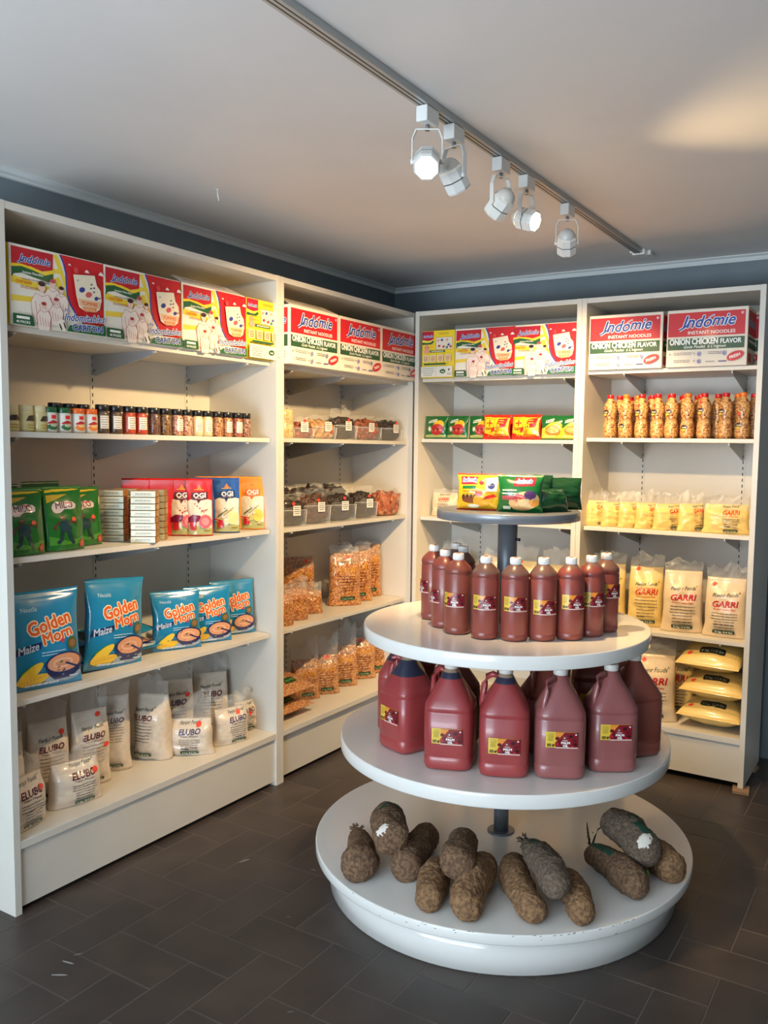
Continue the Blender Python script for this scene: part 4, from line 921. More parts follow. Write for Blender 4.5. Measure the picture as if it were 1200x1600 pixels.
o = lumps(.17, .08, .125, grain('dried_peppers', [(150, 70, 44), (196, 116, 80), (110, 44, 30), (210, 150, 110)], 50, .4, .5, .9, .006), 91).obj('pepper_bag'); Bag(.18, .125, .085, 'flour', .004, 5).film(.02, o); o.location = (-.11, -.125, SB[2]+.0006); o.rotation_euler = (0, 0, R(78)); setp(o, 'clear bag of reddish dried peppers nearest the corner, lower shelf', 'dried food bag')
for i, (x, y) in enumerate(((-.22, -.84), (-.22, -.62), (-.23, -.45))):
    o = lumps(.16, .09, .16, grain('dried_leaves', dk1, 50, .5, .4, 1.0, .008), 95+i, .02).obj('dried_leaf_bag'); o.location = (x, y, SB[2]+.0006); o.rotation_euler = (0, 0, R(70)); Bag(.17, .16, .09, 'flour', .004, i).film(.02, o); setp(o, 'dark bag of dried leaves in the rear row, %s from the left post' % nm[i], 'dried food bag', 'dark dried leaf bags in the rear')

# ---------------------------------------------------------------- brown chip bags, lower shelves near the corner
def art_brown(W_, H_, pill='2 kg, 4.4 lbs'):
    a = Art(.6, .35); k = W_; cx = W_*.06; y = H_*.88
    a.text('Flenjor Foods', cx, y-k*.10, k*.105, (50, 26, 16), .01, .35, 3, k*.55); a.text('EGUSI', cx, y-k*.36, k*.18, (214, 150, 24), .02, .15, 2, k*.52)
    a.lines(cx-k*.3, cx+k*.3, y-k*.50, 6, min(k*.085, H_*.07), k*.014, (84, 26, 20)); yb = H_*.12
    a.rect(cx-k*.22, yb, cx+k*.22, yb+k*.11, (14, 58, 32)); a.text(pill, cx, yb+k*.03, k*.06, (150, 190, 130), .02, 0, 0, k*.34)
    return a
GB = 'brown seed bags on the shelves beside the corner'
def brown(W_, H_, D_, fh, seed, m=None, stick=None, art=True, **k): return flour_bag('seed_bag', W_, H_, D_, m or M_SEED, art_brown(W_, H_) if art else None, fh, seed, 'flour', stick, **k)
zz = SB[3]
placed(brown(.17, .27, .085, .04, 1, stick=(.02, .25)), (-.195, -.482), (-.094, -.351), .08, zz, 'large brown seed bag in front, centre of the upper row', 'seed bag', GB, 48)
placed(brown(.165, .265, .08, .05, 2, stick=(-.02, .25)), (-.235, -.335), (-.100, -.225), .08, zz, 'large brown seed bag, second from the right, upper row', 'seed bag', GB, 44)
placed(brown(.155, .285, .08, .02, 3, stick=(-.03, .26)), (-.245, -.185), (-.145, -.075), .08, zz, 'large brown seed bag nearest the corner, upper row', 'seed bag', GB, 50)
placed(brown(.175, .265, .08, .01, 4, stick=(.04, .24)), (-.30, -.72), (-.21, -.565), .08, zz, 'large brown seed bag standing at the back left, half shaded', 'seed bag', GB, 56)
placed(brown(.13, .145, .07, .045, 5, art=False), (-.085, -1.04), (-.055, -.925), .07, zz, 'small brown seed bag touching the shelf post at left', 'seed bag', GB, 72)
placed(brown(.13, .15, .07, .05, 6, art=False, skew=.4), (-.12, -.905), (-.085, -.785), .07, zz, 'small brown seed bag with clear peaked top, second from left', 'seed bag', GB, 66)
placed(brown(.115, .11, .07, .045, 7, art=False), (-.185, -.725), (-.115, -.64), .07, zz, 'small brown seed bag in front of the shaded large one', 'seed bag', GB, 50)
zz = SBb
def egusi(W_, H_, D_, fh, seed, **k): return brown(W_, H_, D_, fh, seed, M_SEED2, **k)
placed(egusi(.15, .20, .075, .09, 11, stick=None, skew=.5), (-.235, -.735), (-.145, -.62), .08, zz, 'brown seed bag behind the flat stack, bottom shelf', 'seed bag', GB, 50)
placed(egusi(.15, .20, .075, .09, 12, stick=(.01, .19), skew=.3), (-.215, -.600), (-.125, -.495), .08, zz, 'brown seed bag second from left, bottom shelf near corner', 'seed bag', GB, 46)
placed(egusi(.15, .215, .075, .10, 13, stick=None, skew=.4), (-.225, -.43), (-.130, -.33), .08, zz, 'brown seed bag in the middle of the bottom row', 'seed bag', GB, 44)
placed(egusi(.15, .225, .075, .06, 14, stick=(-.01, .21)), (-.230, -.26), (-.130, -.155), .08, zz, 'brown seed bag second from the corner, bottom shelf', 'seed bag', GB, 44)
placed(egusi(.14, .24, .07, .04, 15), (-.235, -.11), (-.145, -.015), .07, zz, 'brown seed bag nearest the corner, bottom shelf', 'seed bag', GB, 44)
for i, (z, rx, lab) in enumerate(((zz+.045, -90, 'brown seed bag lying flat at the bottom of the stack of two'), (zz+.128, -82, 'brown seed bag lying on top of another at the post'))):
    b = Bag(.26, .24, .088, 'pillow', .004, 16+i, 2.3, .01, 0, .004); mb = MB(); b.body(mb, M_SEED2, 24, 24); a = Art(.6, .35); a.rect(-.035, .05, .045, .085, (14, 70, 30)); a.text('2 kg, 4.4 lbs', .005, .062, .016, (140, 190, 120), .02, 0, 0, .06); a.lines(-.08, .08, .18, 5, .016, .003, (84, 26, 20)); mb.art(a, b.fmap(), .02)
    o = mb.obj('seed_bag'); o.location = (-.06, -.905 + .01*i, z-.005); o.rotation_euler = (R(rx), 0, R(90)); setp(o, lab, 'seed bag', GB)

# ---------------------------------------------------------------- soup packets, back wall second shelf
def knorr_art(W_, H_, kind):
    a = Art(.6, .3); k = W_/.13
    if kind == 'dark':
        a.poly([(-.058*k, H_*.06), (.058*k, H_*.06), (.058*k, H_*.16), (0, H_*.20), (-.058*k, H_*.16)], (170, 180, 110)); a.ell(.022*k, H_*.62, .03*k, .022*k, (220, 180, 40)); a.ell(.012*k, H_*.40, .040*k, .028*k, (170, 40, 40), 8)
        for i in range(6): a.ell((-.02+i*.013)*k, H_*(.36+.05*(i % 2)), .008*k, .007*k, ((206, 90, 70), (120, 20, 30))[i % 2], 0, 8)
        a.ell(-.03*k, H_*.42, .014*k, .018*k, (60, 110, 50)); a.ell(-.03*k, H_*.42, .009*k, .012*k, (216, 216, 196))
    else:
        a.poly([(-.058*k, H_*.06), (.058*k, H_*.06), (.058*k, H_*.60), (.03*k, H_*.74), (-.01*k, H_*.68), (-.04*k, H_*.5), (-.058*k, H_*.45)], (232, 190, 50)); a.ell(.004*k, H_*.36, .044*k, .026*k, (196, 120, 50), -5); a.ell(.004*k, H_*.38, .034*k, .016*k, (226, 170, 90), -5); a.rect(-.05*k, H_*.1, .02*k, H_*.18, (200, 214, 120))
    a.poly([(-.038*k, H_*.66), (.006*k, H_*.73), (.010*k, H_*.86), (-.034*k, H_*.79)], (226, 232, 220)); a.text('Knorr', -.014*k, H_*.725, .017*k, (20, 90, 50), .03, .2, 9, .038*k)
    return a
def star_art(W_, H_):
    a = Art(.6, .3); a.poly([(-W_*.46, H_*.10), (W_*.46, H_*.16), (W_*.46, H_*.86), (-W_*.46, H_*.90)], (246, 206, 40)); a.poly([(-W_*.46, H_*.08), (W_*.46, H_*.02), (W_*.46, H_*.12), (0, H_*.12), (-W_*.46, H_*.26)], (210, 40, 24))
    cx, cy = -W_*.24, H_*.64
    a.line([(cx, cy-.016), (cx, cy+.016)], .007, (196, 40, 24)); a.line([(cx-.017, cy), (cx+.017, cy)], .007, (196, 40, 24)); a.line([(cx-.03, cy+.024), (cx+.03, cy+.022), (cx+.024, cy-.026), (cx-.026, cy-.03), (cx-.03, cy+.024)], .002, (196, 40, 24)); a.lines(-W_*.4, -W_*.08, H_*.44, 2, .007, .003, (160, 50, 20))
    a.poly([(W_*.02, H_*.44), (W_*.36, H_*.50), (W_*.42, H_*.84), (W_*.10, H_*.80)], (206, 34, 30)); a.lines(W_*.10, W_*.30, H_*.72, 2, .012, .005, (246, 190, 60)); a.ell(W_*.12, H_*.5, .009, .012, (246, 206, 40)); a.text('6', W_*.12, H_*.45, .018, (40, 60, 40), .03); a.poly([(-W_*.16, H_*.28), (-W_*.04, H_*.34), (-W_*.02, H_*.50), (-W_*.12, H_*.44)], (206, 34, 30))
    a.lines(-W_*.06, W_*.4, H_*.17, 2, .010, .006, (190, 70, 20)); a.ell(W_*.06, H_*.32, .010, .008, (240, 150, 30))
    return a
KG = M((16, 96, 44), .25, .8); SR = M((214, 44, 24), .25, .8)
GS = 'soup and seasoning packets on the back wall'
for i, (cx, w, mt, art, dy, a, lab) in enumerate((
    (.134, .135, KG, 'dark', 0, 2, 'dark green soup packet at the left end of the back wall row'), (.262, .132, KG, 'dark', 0, -3, 'dark green soup packet second from the left, beside another'),
    (.385, .125, KG, 'dark', .02, 4, 'dark green soup packet partly behind the yellow and red packet'), (.490, .156, SR, 'star', 0, 0, 'yellow and red seasoning packet, left of the two'),
    (.652, .165, SR, 'star', 0, -2, 'yellow and red seasoning packet, right of the two'), (.790, .125, KG, 'light', .01, 6, 'green and yellow soup packet beside the yellow and red ones'),
    (.885, .12, KG, 'light', .02, 6, 'green and yellow soup packet against the middle post'))):
    h_ = .125 if art == 'star' else .12
    o, _ = foil_bag('soup_packet', w, h_, .045, mt, star_art(w, h_) if art == 'star' else knorr_art(w, h_, art), 110+i); used.add(o.name)
    o.location = (cx, YC+.062+dy, SC_[1]+.0008); o.rotation_euler = (R(-5), 0, R(a)); setp(o, lab, 'soup packet', GS)
for i, (cx, w) in enumerate(((.20, .13), (.55, .15), (.72, .15))):
    o, _ = foil_bag('soup_packet', w, .115, .045, KG if i != 1 else SR, None, 120+i); o.location = (cx, YC+.15, SC_[1]+.0008); o.rotation_euler = (R(-4), 0, 0); setp(o, 'soup packet in the rear row of the back wall, %s from the left' % nm[i], 'soup packet', GS)

# ---------------------------------------------------------------- groundnut bottles
def nut_bottle(capc, lab, dot):
    root = empty('groundnut_bottle')
    pr = [(.020, .001), (.027, .003), (.0305, .012), (.0315, .03), (.031, .05), (.028, .072), (.0255, .085), (.0265, .097), (.0295, .115), (.031, .130), (.030, .145), (.026, .160), (.019, .172), (.0145, .180), (.0135, .186)]
    mb = MB().lathe(pr, M_NUTS, 28)
    vs = []
    for (x, y, z) in mb.v:   # petaloid foot and moulded ribs
        a = math.atan2(y, x); q = 1-.09*max(0, 1-z/.018)*(.5+.5*math.cos(5*a)); vs.append((x*q, y*q, z))
    mb.v = vs; mb.obj('bottle_body', root)
    MB().lathe([(.0145, .184), (.0155, .185), (.0155, .200), (.0145, .2015)], M(capc, .35, .3), 24).obj('cap', root)
    if lab:
        a = Art(.5, .35); a.ell(-.004, lab, .017, .011, (60, 34, 30), 10, 14); a.text('nuts', -.003, lab-.004, .012, (232, 220, 190), .02, .1); a.ell(-.006, lab-.012, .010, .005, (206, 180, 60)); MB().art(a, cyl_map(.0322), .005).obj('label', root)
    if dot:
        a = Art(.3, .4); a.ell(dot[0], dot[1], .008, .007, STK, 0, 10, None, -.1); rr = .031 if dot[1] < .16 else .029; MB().art(a, cyl_map(rr), .004).obj('price_sticker', root)
    return root
GN = 'groundnut bottles on the back wall'
RC = (196, 22, 30); OC = (236, 116, 24)
zz = SD[1]+.0005
fx = [(1.079, RC, .12, None), (1.155, OC, .055, None), (1.229, RC, .12, (.004, .15)), (1.304, RC, .12, (0, .15)), (1.367, RC, .12, None), (1.439, OC, .05, None), (1.512, RC, .125, (-.004, .16)), (1.604, RC, .12, None), (1.676, OC, .06, (-.004, .11))]
for i, (x, c, l, d) in enumerate(fx):
    o = nut_bottle(c, l, d); o.location = (x, YC+.072, zz); o.rotation_euler = (0, 0, R(random.uniform(-12, 12)-10)); setp(o, 'groundnut bottle with %s cap, %s from the left in the front row' % ('red' if c == RC else 'orange', nm[i]), 'bottle', GN)
pa = nut_bottle(RC, None, None); pb = nut_bottle(OC, None, None)
for i, (x, k) in enumerate(((1.098, 0), (1.182, 1), (1.255, 0), (1.338, 0), (1.405, 0), (1.476, 0), (1.555, 0), (1.585-.0, 0), (1.640, 1), (1.708, 0))):
    if i == 7: continue
    put((pa, pb)[k], x, YC+.150+.012*(i % 2), zz, random.uniform(0, 360), 'groundnut bottle with %s cap, %s from the left in the second row' % (('red', 'orange')[k], nm[i if i < 7 else i-1]), 'bottle', GN)
for i, x in enumerate((1.12, 1.22, 1.37, 1.44, 1.62, 1.69)): put(pa, x, YC+.25, zz, random.uniform(0, 360), 'groundnut bottle with red cap, %s from the left in the rear row' % nm[i], 'bottle', GN)

# ---------------------------------------------------------------- garri bags on the back wall
ORG = (214, 60, 24)
def garri(W_, H_, D_, fh, seed, yellow, stick=None, pill='2 kg, 4.4 lbs', sc=1.02, cx=0.0, top=.74, **k):
    return flour_bag('garri_bag', W_, H_, D_, M_YELLOWGRAIN if yellow else M_CREAMGRAIN, art_flour(W_, H_, 'GARRI', ORG if yellow else DRED, 'Premium Cassava Flakes', ORG if yellow else DRED, pill, sc, cx, True, (16, 54, 34), top, 'Yellow Cassava' if yellow else None), fh, seed, 'flour', stick, **k)
GY = 'small yellow garri bags on the right unit'
zz = SD[2]
D3 = [((.985, .005), (1.068, .050), .125, .12, 30, .025), ((1.078, -.008), (1.150, .060), .11, .115, 42, .03), ((1.160, -.004), (1.232, .056), .11, .12, 40, .03), ((1.243, -.006), (1.312, .045), .11, .12, 36, .03), ((1.330, -.02), (1.425, .048), .135, .12, 36, .03), ((1.436, .0), (1.525, .060), .125, .125, 34, .03)]
for i, (L_, R_, w, h_, a, cx) in enumerate(D3):
    placed(garri(w, h_, .075, .05, 200+i, True, None, sc=.8, cx=cx, top=.93), L_, R_, .075, zz, 'small yellow garri bag, %s from the left on the shelf of seven' % nm[i], 'garri bag', GY, a)
placed(garri(.205, .13, .08, .04, 207, True, None, sc=.62, cx=.02, top=.95), (1.530, -.012), (1.722, .030), .08, zz, 'wide yellow garri bag at the right end of the shelf of seven', 'garri bag', GY, 11)
zz = SD[3]
placed(garri(.175, .285, .10, .06, 211, True, (-.045, .275)), (1.185, .03), (1.352, .062), .10, zz, 'tall yellow garri bag, second from the middle post', 'garri bag', 'tall garri bags on the right unit', 14)
placed(garri(.175, .285, .10, .06, 210, True), (1.00, .03), (1.170, .062), .10, zz, 'tall yellow garri bag right of the middle post, half hidden by the bottles', 'garri bag', 'tall garri bags on the right unit', 14)
placed(garri(.190, .285, .10, .05, 212, False), (1.355, .005), (1.540, .030), .10, zz, 'tall cream garri bag, left of the cream pair', 'garri bag', 'tall garri bags on the right unit', 12)
placed(garri(.190, .27, .10, .06, 213, False, (-.055, .24)), (1.540, .010), (1.728, .016), .10, zz, 'tall cream garri bag at the far right, red price sticker', 'garri bag', 'tall garri bags on the right unit', 4)
zz = SDb
placed(garri(.245, .31, .12, .075, 220, False, (-.035, .285), '5 kg, 11.0 lbs', .95, .01, .80), (1.215, -.070), (1.440, -.025), .12, zz, 'big cream garri bag standing on the bottom shelf by the round stand', 'garri bag', 'garri bags on the bottom right shelf', 12)
placed(garri(.20, .30, .10, .05, 221, True, None), (1.30, .12), (1.49, .16), .10, zz, 'yellow garri bag standing behind the big cream one', 'garri bag', 'garri bags on the bottom right shelf', 10)
for i, (z, rx, x, lab) in enumerate(((zz+.062, -88, 1.59, 'yellow garri bag lying at the bottom of the stack of three'), (zz+.180, -86, 1.598, 'yellow garri bag lying in the middle of the stack of three'), (zz+.300, -80, 1.578, 'yellow garri bag lying on top of the stack of three'))):
    b = Bag(.285, .30, .138, 'pillow', .005, 222+i, 2.2, .012, 0, .006); mb = MB(); b.body(mb, M_YELLOWGRAIN, 26, 26); a = Art(.6, .35)
    pts = [(-.055, .058), (-.06, .064), (-.06, .086), (-.055, .092), (.055, .092), (.06, .086), (.06, .064), (.055, .058)]; a.poly([(x_+.01, y_) for x_, y_ in pts], (18, 26, 24)); a.text('5 kg, 11.0 lbs', .01, .068, .017, (150, 160, 140), .02, 0, 0, .10); mb.art(a, b.fmap(), .015)
    o = mb.obj('garri_bag'); o.location = (x, -.045, z); o.rotation_euler = (R(rx), 0, R(-3)); b.sticker(-.09, .055, o); setp(o, lab, 'garri bag', 'garri bags on the bottom right shelf')
# middle unit, seen past the display stand
zz = SC_[2]
GC = 'garri bags on the unit left of the middle post'
placed(garri(.16, .125, .075, .02, 230, False, sc=.7, top=.95), (.085, .03), (.235, .045), .075, zz, 'small cream garri bag at the left end, behind the grey round top', 'garri bag', GC, 6)
placed(garri(.15, .125, .075, .03, 231, False, sc=.7, top=.95), (.245, .06), (.385, .075), .075, zz, 'small cream garri bag second from the left, behind the grey round top', 'garri bag', GC, 6)
placed(garri(.15, .125, .075, .03, 232, False, sc=.7, top=.95), (.55, .05), (.69, .06), .075, zz, 'small cream garri bag hidden mostly by the noodle packs', 'garri bag', GC, 6)
placed(garri(.15, .12, .075, .03, 233, False, sc=.7, top=.95), (.745, .05), (.888, .06), .075, zz, 'small cream garri bag against the middle post', 'garri bag', GC, 6)
zz = SC_[3]
placed(garri(.18, .25, .10, .08, 240, False, (.03, .235)), (.11, .08), (.28, .10), .10, zz, 'tall cream garri bag at the left, above the palm oil bottles', 'garri bag', GC, 8)
placed(garri(.17, .27, .09, .03, 241, False), (.30, .06), (.45, .09), .09, zz, 'tall cream garri bag tilting right, its green weight mark showing', 'garri bag', GC, 10, -4, 16)
placed(garri(.19, .255, .10, .09, 242, True, (.0, .25)), (.50, .08), (.68, .09), .10, zz, 'tall yellow garri bag right of the grey pole', 'garri bag', GC, 6)
placed(garri(.19, .25, .10, .08, 243, True), (.71, .07), (.89, .085), .10, zz, 'tall yellow garri bag against the middle post', 'garri bag', GC, 6)

# ---------------------------------------------------------------- palm oil
OILM = soft('palm_oil_in_plastic', (130, 62, 54), (142, 70, 60), 9, .34, .25, 0, 0, 2, .3, .7, (1, 1, .5))
OILR = soft('palm_oil_red', (146, 54, 56), (158, 64, 62), 7, .34, .25, 0, 0, 2, .3, .7, (1, 1, .5))
OILP = soft('palm_oil_mauve', (138, 78, 78), (150, 88, 84), 7, .34, .25, 0, 0, 2, .3, .7, (1, 1, .5))
OILB = soft('palm_oil_brown', (128, 64, 52), (140, 72, 58), 7, .34, .25, 0, 0, 2, .3, .7, (1, 1, .5))
EMPT = M((118, 84, 72), .3, .3); NAVY = M((44, 48, 68), .3, .3); CLR = M((150, 128, 104), .25, .4)
def oil_label(w, h_):
    a = Art(.4, .35); a.rect(-w/2, 0, w/2, h_, (230, 196, 70)); x1 = -w/2+w*.30
    a.rect(-w/2+.002, .002, x1-.002, h_-.002, (222, 190, 66)); a.lines(-w/2+.003, x1-.003, h_*.88, 6, h_*.085, .0012, (130, 110, 40)); a.rect(-w/2+.004, h_*.08, -w/2+w*.16, h_*.26, (110, 96, 30)); a.ell(x1-.006, h_*.16, .003, .004, (80, 60, 20))
    a.rect(x1, 0, w/2, h_, (128, 16, 30)); a.poly([(x1, h_), (x1+w*.30, h_), (x1+w*.12, h_*.6), (x1, h_*.35)], (226, 140, 50))
    for x, y, r in ((.06, .62, .07), (.12, .38, .08), (.04, .25, .07), (.50, .75, .07), (.60, .5, .07), (.62, .25, .06), (.55, .12, .05), (.18, .15, .06)): a.ell(x1+w*x, h_*y, w*r, w*r*.9, ((96, 14, 26), (170, 30, 40), (60, 10, 22))[int(x*100) % 3], 20, 12)
    a.ell(x1+w*.30, h_*.66, w*.085, w*.085, (150, 50, 50)); a.ell(x1+w*.30, h_*.66, w*.055, w*.055, (40, 24, 34)); a.ell(x1+w*.30, h_*.66, w*.03, w*.03, (214, 190, 190))
    a.text('Flenjor', x1+w*.32, h_*.47, h_*.11, (236, 210, 200), .02, .3); a.text('PALM', x1+w*.33, h_*.28, h_*.20, (244, 240, 236), .05, 0, 0, w*.27); a.text('OIL', x1+w*.33, h_*.10, h_*.18, (244, 240, 236), .05, 0, 0, w*.16)
    a.rect(x1, 0, w/2, h_*.07, (222, 190, 180)); a.ell(w/2-w*.06, h_*.88, w*.028, w*.028, (226, 220, 216))
    return a
def bottle(m, fill, ly, rot):
    root = empty('oil_bottle'); r = .0435; z2 = lambda z, mm: mm
    pr = [(r-.008, .0005), (r-.002, .003), (r, .010), (r, .0195), (r-.0008, .021), (r, .0225), (r, .110), (r, .190), (r-.0012, .192), (r-.0012, .195), (r, .197), (r, .206), (r-.003, .2135), (.030, .2255), (.020, .2345), (.0155, .237)]
    pr = [(a, b, (m if b < fill else EMPT)) for a, b in pr]; pr[-1] = (.0155, .237, EMPT)
    MB().lathe(pr, m, 40).obj('bottle_body', root)
    c = MB().lathe([(.0165, .2365), (.0175, .2375), (.0175, .2555), (.0165, .2575)], M((236, 232, 226), .4), 28)
    for k in range(28): 
        an = 2*math.pi*k/28; c.box(.0175*math.cos(an)-.0005, .0175*math.cos(an)+.0005, .0175*math.sin(an)-.0005, .0175*math.sin(an)+.0005, .239, .254, M((236, 232, 226), .4))
    c.lathe([(.007, .2574), (.0065, .2582)], M((190, 50, 44), .5), 12); c.obj('cap', root)
    MB().art(oil_label(.075, .045), cyl_map(r+.0002, rot), .006).obj('label', root)
    for ch in root.children:
        if ch.name.startswith('label'): ch.location.z = ly
    return root
GP = 'palm oil bottles on the upper round shelf'
z3 = .8968+.0004
BT = [(-.238, -.087, OILM, .3, .095, -1.25), (-.14, -.183, OILM, .3, .085, -1.22), (-.058, -.242, OILB, .3, .09, -.45), (.048, -.256, OILM, .205, .095, -.12), (.137, -.228, OILM, .205, .095, .02), (.209, -.176, OILM, .205, .085, .16), (.277, -.117, OILM, .215, .10, .25), (.313, -.032, OILM, .215, .10, .35), (.330, .062, OILM, .205, .115, .45)]
cam2 = Vector((2.3953-AX, -3.9065-AY))
for i, (x, y, m, fl, ly, rot) in enumerate(BT):
    o = bottle(m, fl, ly, 0); a = math.degrees(math.atan2(cam2.x-x, -(cam2.y-y)))
    o.location = (AX+x, AY+y, z3); o.rotation_euler = (0, 0, R(a)+rot); setp(o, 'tall red-brown palm oil bottle, %s from the left in the front curve' % nm[i], 'bottle', GP)
pbt = bottle(OILM, .205, .095, 0); used.add(pbt.name)
for i, (x, y, lab) in enumerate(((-.205, .012, 'palm oil bottle close behind the leftmost front one'), (-.140, -.055, 'darker palm oil bottle behind the second and third front ones'), (-.28, .075, 'palm oil bottle in the rear curve, left side'), (-.17, .14, 'palm oil bottle in the rear curve, near the pole'), (.315, .155, 'palm oil bottle in the rear curve, right side'), (.215, .03, 'palm oil bottle behind the seventh front one'))):
    if i >= 2: continue
    o = copy_tree(pbt) if i else pbt; o.location = (AX+x, AY+y, z3); o.rotation_euler = (0, 0, R(150+40*i)); setp(o, lab, 'bottle', GP)

def jug(m, mtop, fill, la, hang, ly):
    root = empty('oil_jug'); R0 = .0755
    nf = lambda z: 4.6 if z < .19 else max(2.0, 4.6-2.6*(z-.19)/.08)
    pr = [(R0-.012, .0008), (R0-.004, .004), (R0, .014), (R0, .040), (R0-.0015, .0425), (R0, .045), (R0+.0005, .10), (R0+.0005, .176), (R0-.0015, .179), (R0+.0002, .182), (R0-.001, .197), (R0-.010, .215), (R0-.024, .243), (.034, .272), (.025, .290), (.0205, .297), (.0195, .301)]
    pr = [(a, b, m if b < fill else (mtop if b < .286 else CLR)) for a, b in pr]
    mb = MB().lathe(pr, m, 56, 0, 0, nf)
    mb.obj('jug_body', root)
    c = MB().lathe([(.0205, .300), (.022, .301), (.022, .318), (.0205, .320)], M((226, 222, 214), .4), 28); c.obj('cap', root)
    h_ = MB(); d = Vector((math.cos(hang), math.sin(hang), 0)); dd = lambda r, z: d*r+Vector((0, 0, z))
    h_.tube([dd(.022, .286), dd(.040, .292), dd(.056, .284), dd(.066, .260), dd(.070, .225), dd(.073, .195), dd(.070, .180)], [.008, .0095, .010, .010, .010, .0105, .009], m if mtop is not NAVY else m, 12); h_.obj('handle', root)
    lw = .082; lb = MB()
    def jm(x, y, o):
        ex = 4.6; a = x/(R0*1.0); c_, s_ = math.sin(a), math.cos(a); q = (abs(c_)**ex+abs(s_)**ex)**(-1/ex); rr = (R0+.0009+o)*q; return (rr*c_, -rr*s_, y)
    lb.art(oil_label(lw, .047), jm, .006); l = lb.obj('label', root); l.location.z = ly
    return root
GJg = 'large palm oil jugs on the middle round shelf'
z2 = .5169+.0004
JG = [(-.194, -.319, OILR, NAVY, .235, -.9, 200, .095, 'palm oil jug with a dark blue shoulder at the left end'), (-.004, -.374, OILR, NAVY, .245, -.15, 150, .085, 'palm oil jug with a dark blue shoulder, second from the left'),
      (.161, -.333, OILR, NAVY, .262, -.02, 165, .075, 'bright red palm oil jug with slim blue neck, in the centre'), (.306, -.256, OILP, OILB, .9, .10, 225, .10, 'mauve palm oil jug with its handle facing front, fourth from left'), (.418, -.120, OILP, OILB, .9, .25, 215, .105, 'mauve palm oil jug at the right end of the front curve')]
for i, (x, y, m, mt, fl, rot, hg, ly, lab) in enumerate(JG):
    a = math.degrees(math.atan2(cam2.x-x, -(cam2.y-y)))
    o = jug(m, mt, fl, 0, R(hg)-R(0), ly); o.location = (AX+x, AY+y, z2); o.rotation_euler = (0, 0, R(a)+rot); setp(o, lab, 'jug', GJg)
jb_ = jug(OILB, OILB, .9, 0, R(90), .09); used.add(jb_.name)
jn_ = jug(OILR, NAVY, .235, 0, R(90), .09)
for i, (x, y, rz, p, lab) in enumerate(((.44, .045, 140, 0, 'brown red palm oil jug behind the right end one'), (-.315, -.165, 200, 1, 'palm oil jug with dark shoulder behind the left end one'), (-.10, -.19, 160, 0, 'palm oil jug in the second row, left of the pole'), (.20, -.10, 160, 0, 'palm oil jug in the second row, right of the pole'), (-.36, .02, 200, 0, 'palm oil jug on the far left rear side'), (.25, .20, 20, 0, 'palm oil jug on the far right rear side'), (.05, .30, 20, 0, 'palm oil jug at the back of the round shelf'))):
    o = (copy_tree(jb_) if i else jb_) if p == 0 else jn_; o.location = (AX+x, AY+y, z2); o.rotation_euler = (0, 0, R(rz)); setp(o, lab, 'jug', GJg)

# noodle packs on the grey top
def noodle_art(W_, H_, green):
    a = Art(.7, .28); a.poly([(-W_*.40, H_*.70), (-W_*.02, H_*.70), (-W_*.02, H_*.90), (-W_*.40, H_*.92)] if not green else [(-W_*.12, H_*.68), (W_*.34, H_*.70), (W_*.36, H_*.92), (-W_*.10, H_*.92)], (176, 24, 50))
    cx = -W_*.21 if not green else W_*.12; a.text('Indomie', cx, H_*.77, .020, (60, 90, 170), .03, .3, 0, W_*.32, (236, 230, 230), .06)
    if not green:
        a.rect(-W_*.36, H_*.58, -W_*.04, H_*.66, (22, 110, 50)); a.rect(W_*.18, H_*.52, W_*.42, H_*.86, (236, 230, 214)); a.ell(W_*.30, H_*.66, .012, .010, (50, 60, 120)); a.ell(W_*.08, H_*.76, .009, .008, (206, 40, 40)); a.lines(-W_*.36, 0, H_*.50, 1, .01, .004, (200, 120, 20))
        for i in range(4): a.ell(-W_*.32+i*.014, H_*.34, .006, .012, (90, 40, 26), 0, 8)
        a.ell(-W_*.18, H_*.28, .026, .009, (140, 70, 30)); a.ell(W_*.12, H_*.32, .036, .022, (238, 170, 40), 20); a.ell(W_*.04, H_*.46, .014, .010, (226, 70, 40)); a.poly([(W_*.12, H_*.30), (W_*.42, H_*.38), (W_*.36, H_*.46), (W_*.20, H_*.40)], (200, 40, 30)); a.ell(-W_*.1, H_*.14, .02, .006, (240, 236, 210))
    else:
        a.ell(W_*.12, H_*.30, .052, .030, (222, 176, 120), 10); a.ell(W_*.02, H_*.38, .018, .014, (210, 60, 50)); a.ell(W_*.26, H_*.46, .020, .014, (80, 50, 100)); a.ell(W_*.18, H_*.24, .03, .014, (236, 206, 150), -10); a.ell(W_*.34, H_*.26, .016, .012, (230, 150, 60)); a.lines(-W_*.38, -W_*.02, H_*.56, 2, .010, .004, (220, 226, 200)); a.rect(-W_*.36, H_*.34, -W_*.06, H_*.44, (196, 80, 80)); a.rect(-W_*.34, H_*.10, -W_*.18, H_*.18, (180, 200, 180))
        for i in range(4): a.line([(W_*(-.05+i*.1), H_*.18), (W_*(.02+i*.1), H_*.38)], .002, (240, 214, 170))
    return a
zt = 1.2856
YM = M((240, 188, 30), .25, .8); NG = M((14, 100, 40), .25, .8); NGD = M((10, 66, 28), .25, .8)
o, _ = foil_bag('noodle_pack', .158, .122, .075, YM, noodle_art(.158, .122, False), 300, cr=.004, edge=M((206, 60, 30), .3, .6)); o.location = (1.111, -1.392, zt); o.rotation_euler = (R(-3), 0, R(12)); setp(o, 'yellow noodle multipack standing on the grey round top', 'noodle pack', 'noodle packs on the grey top')
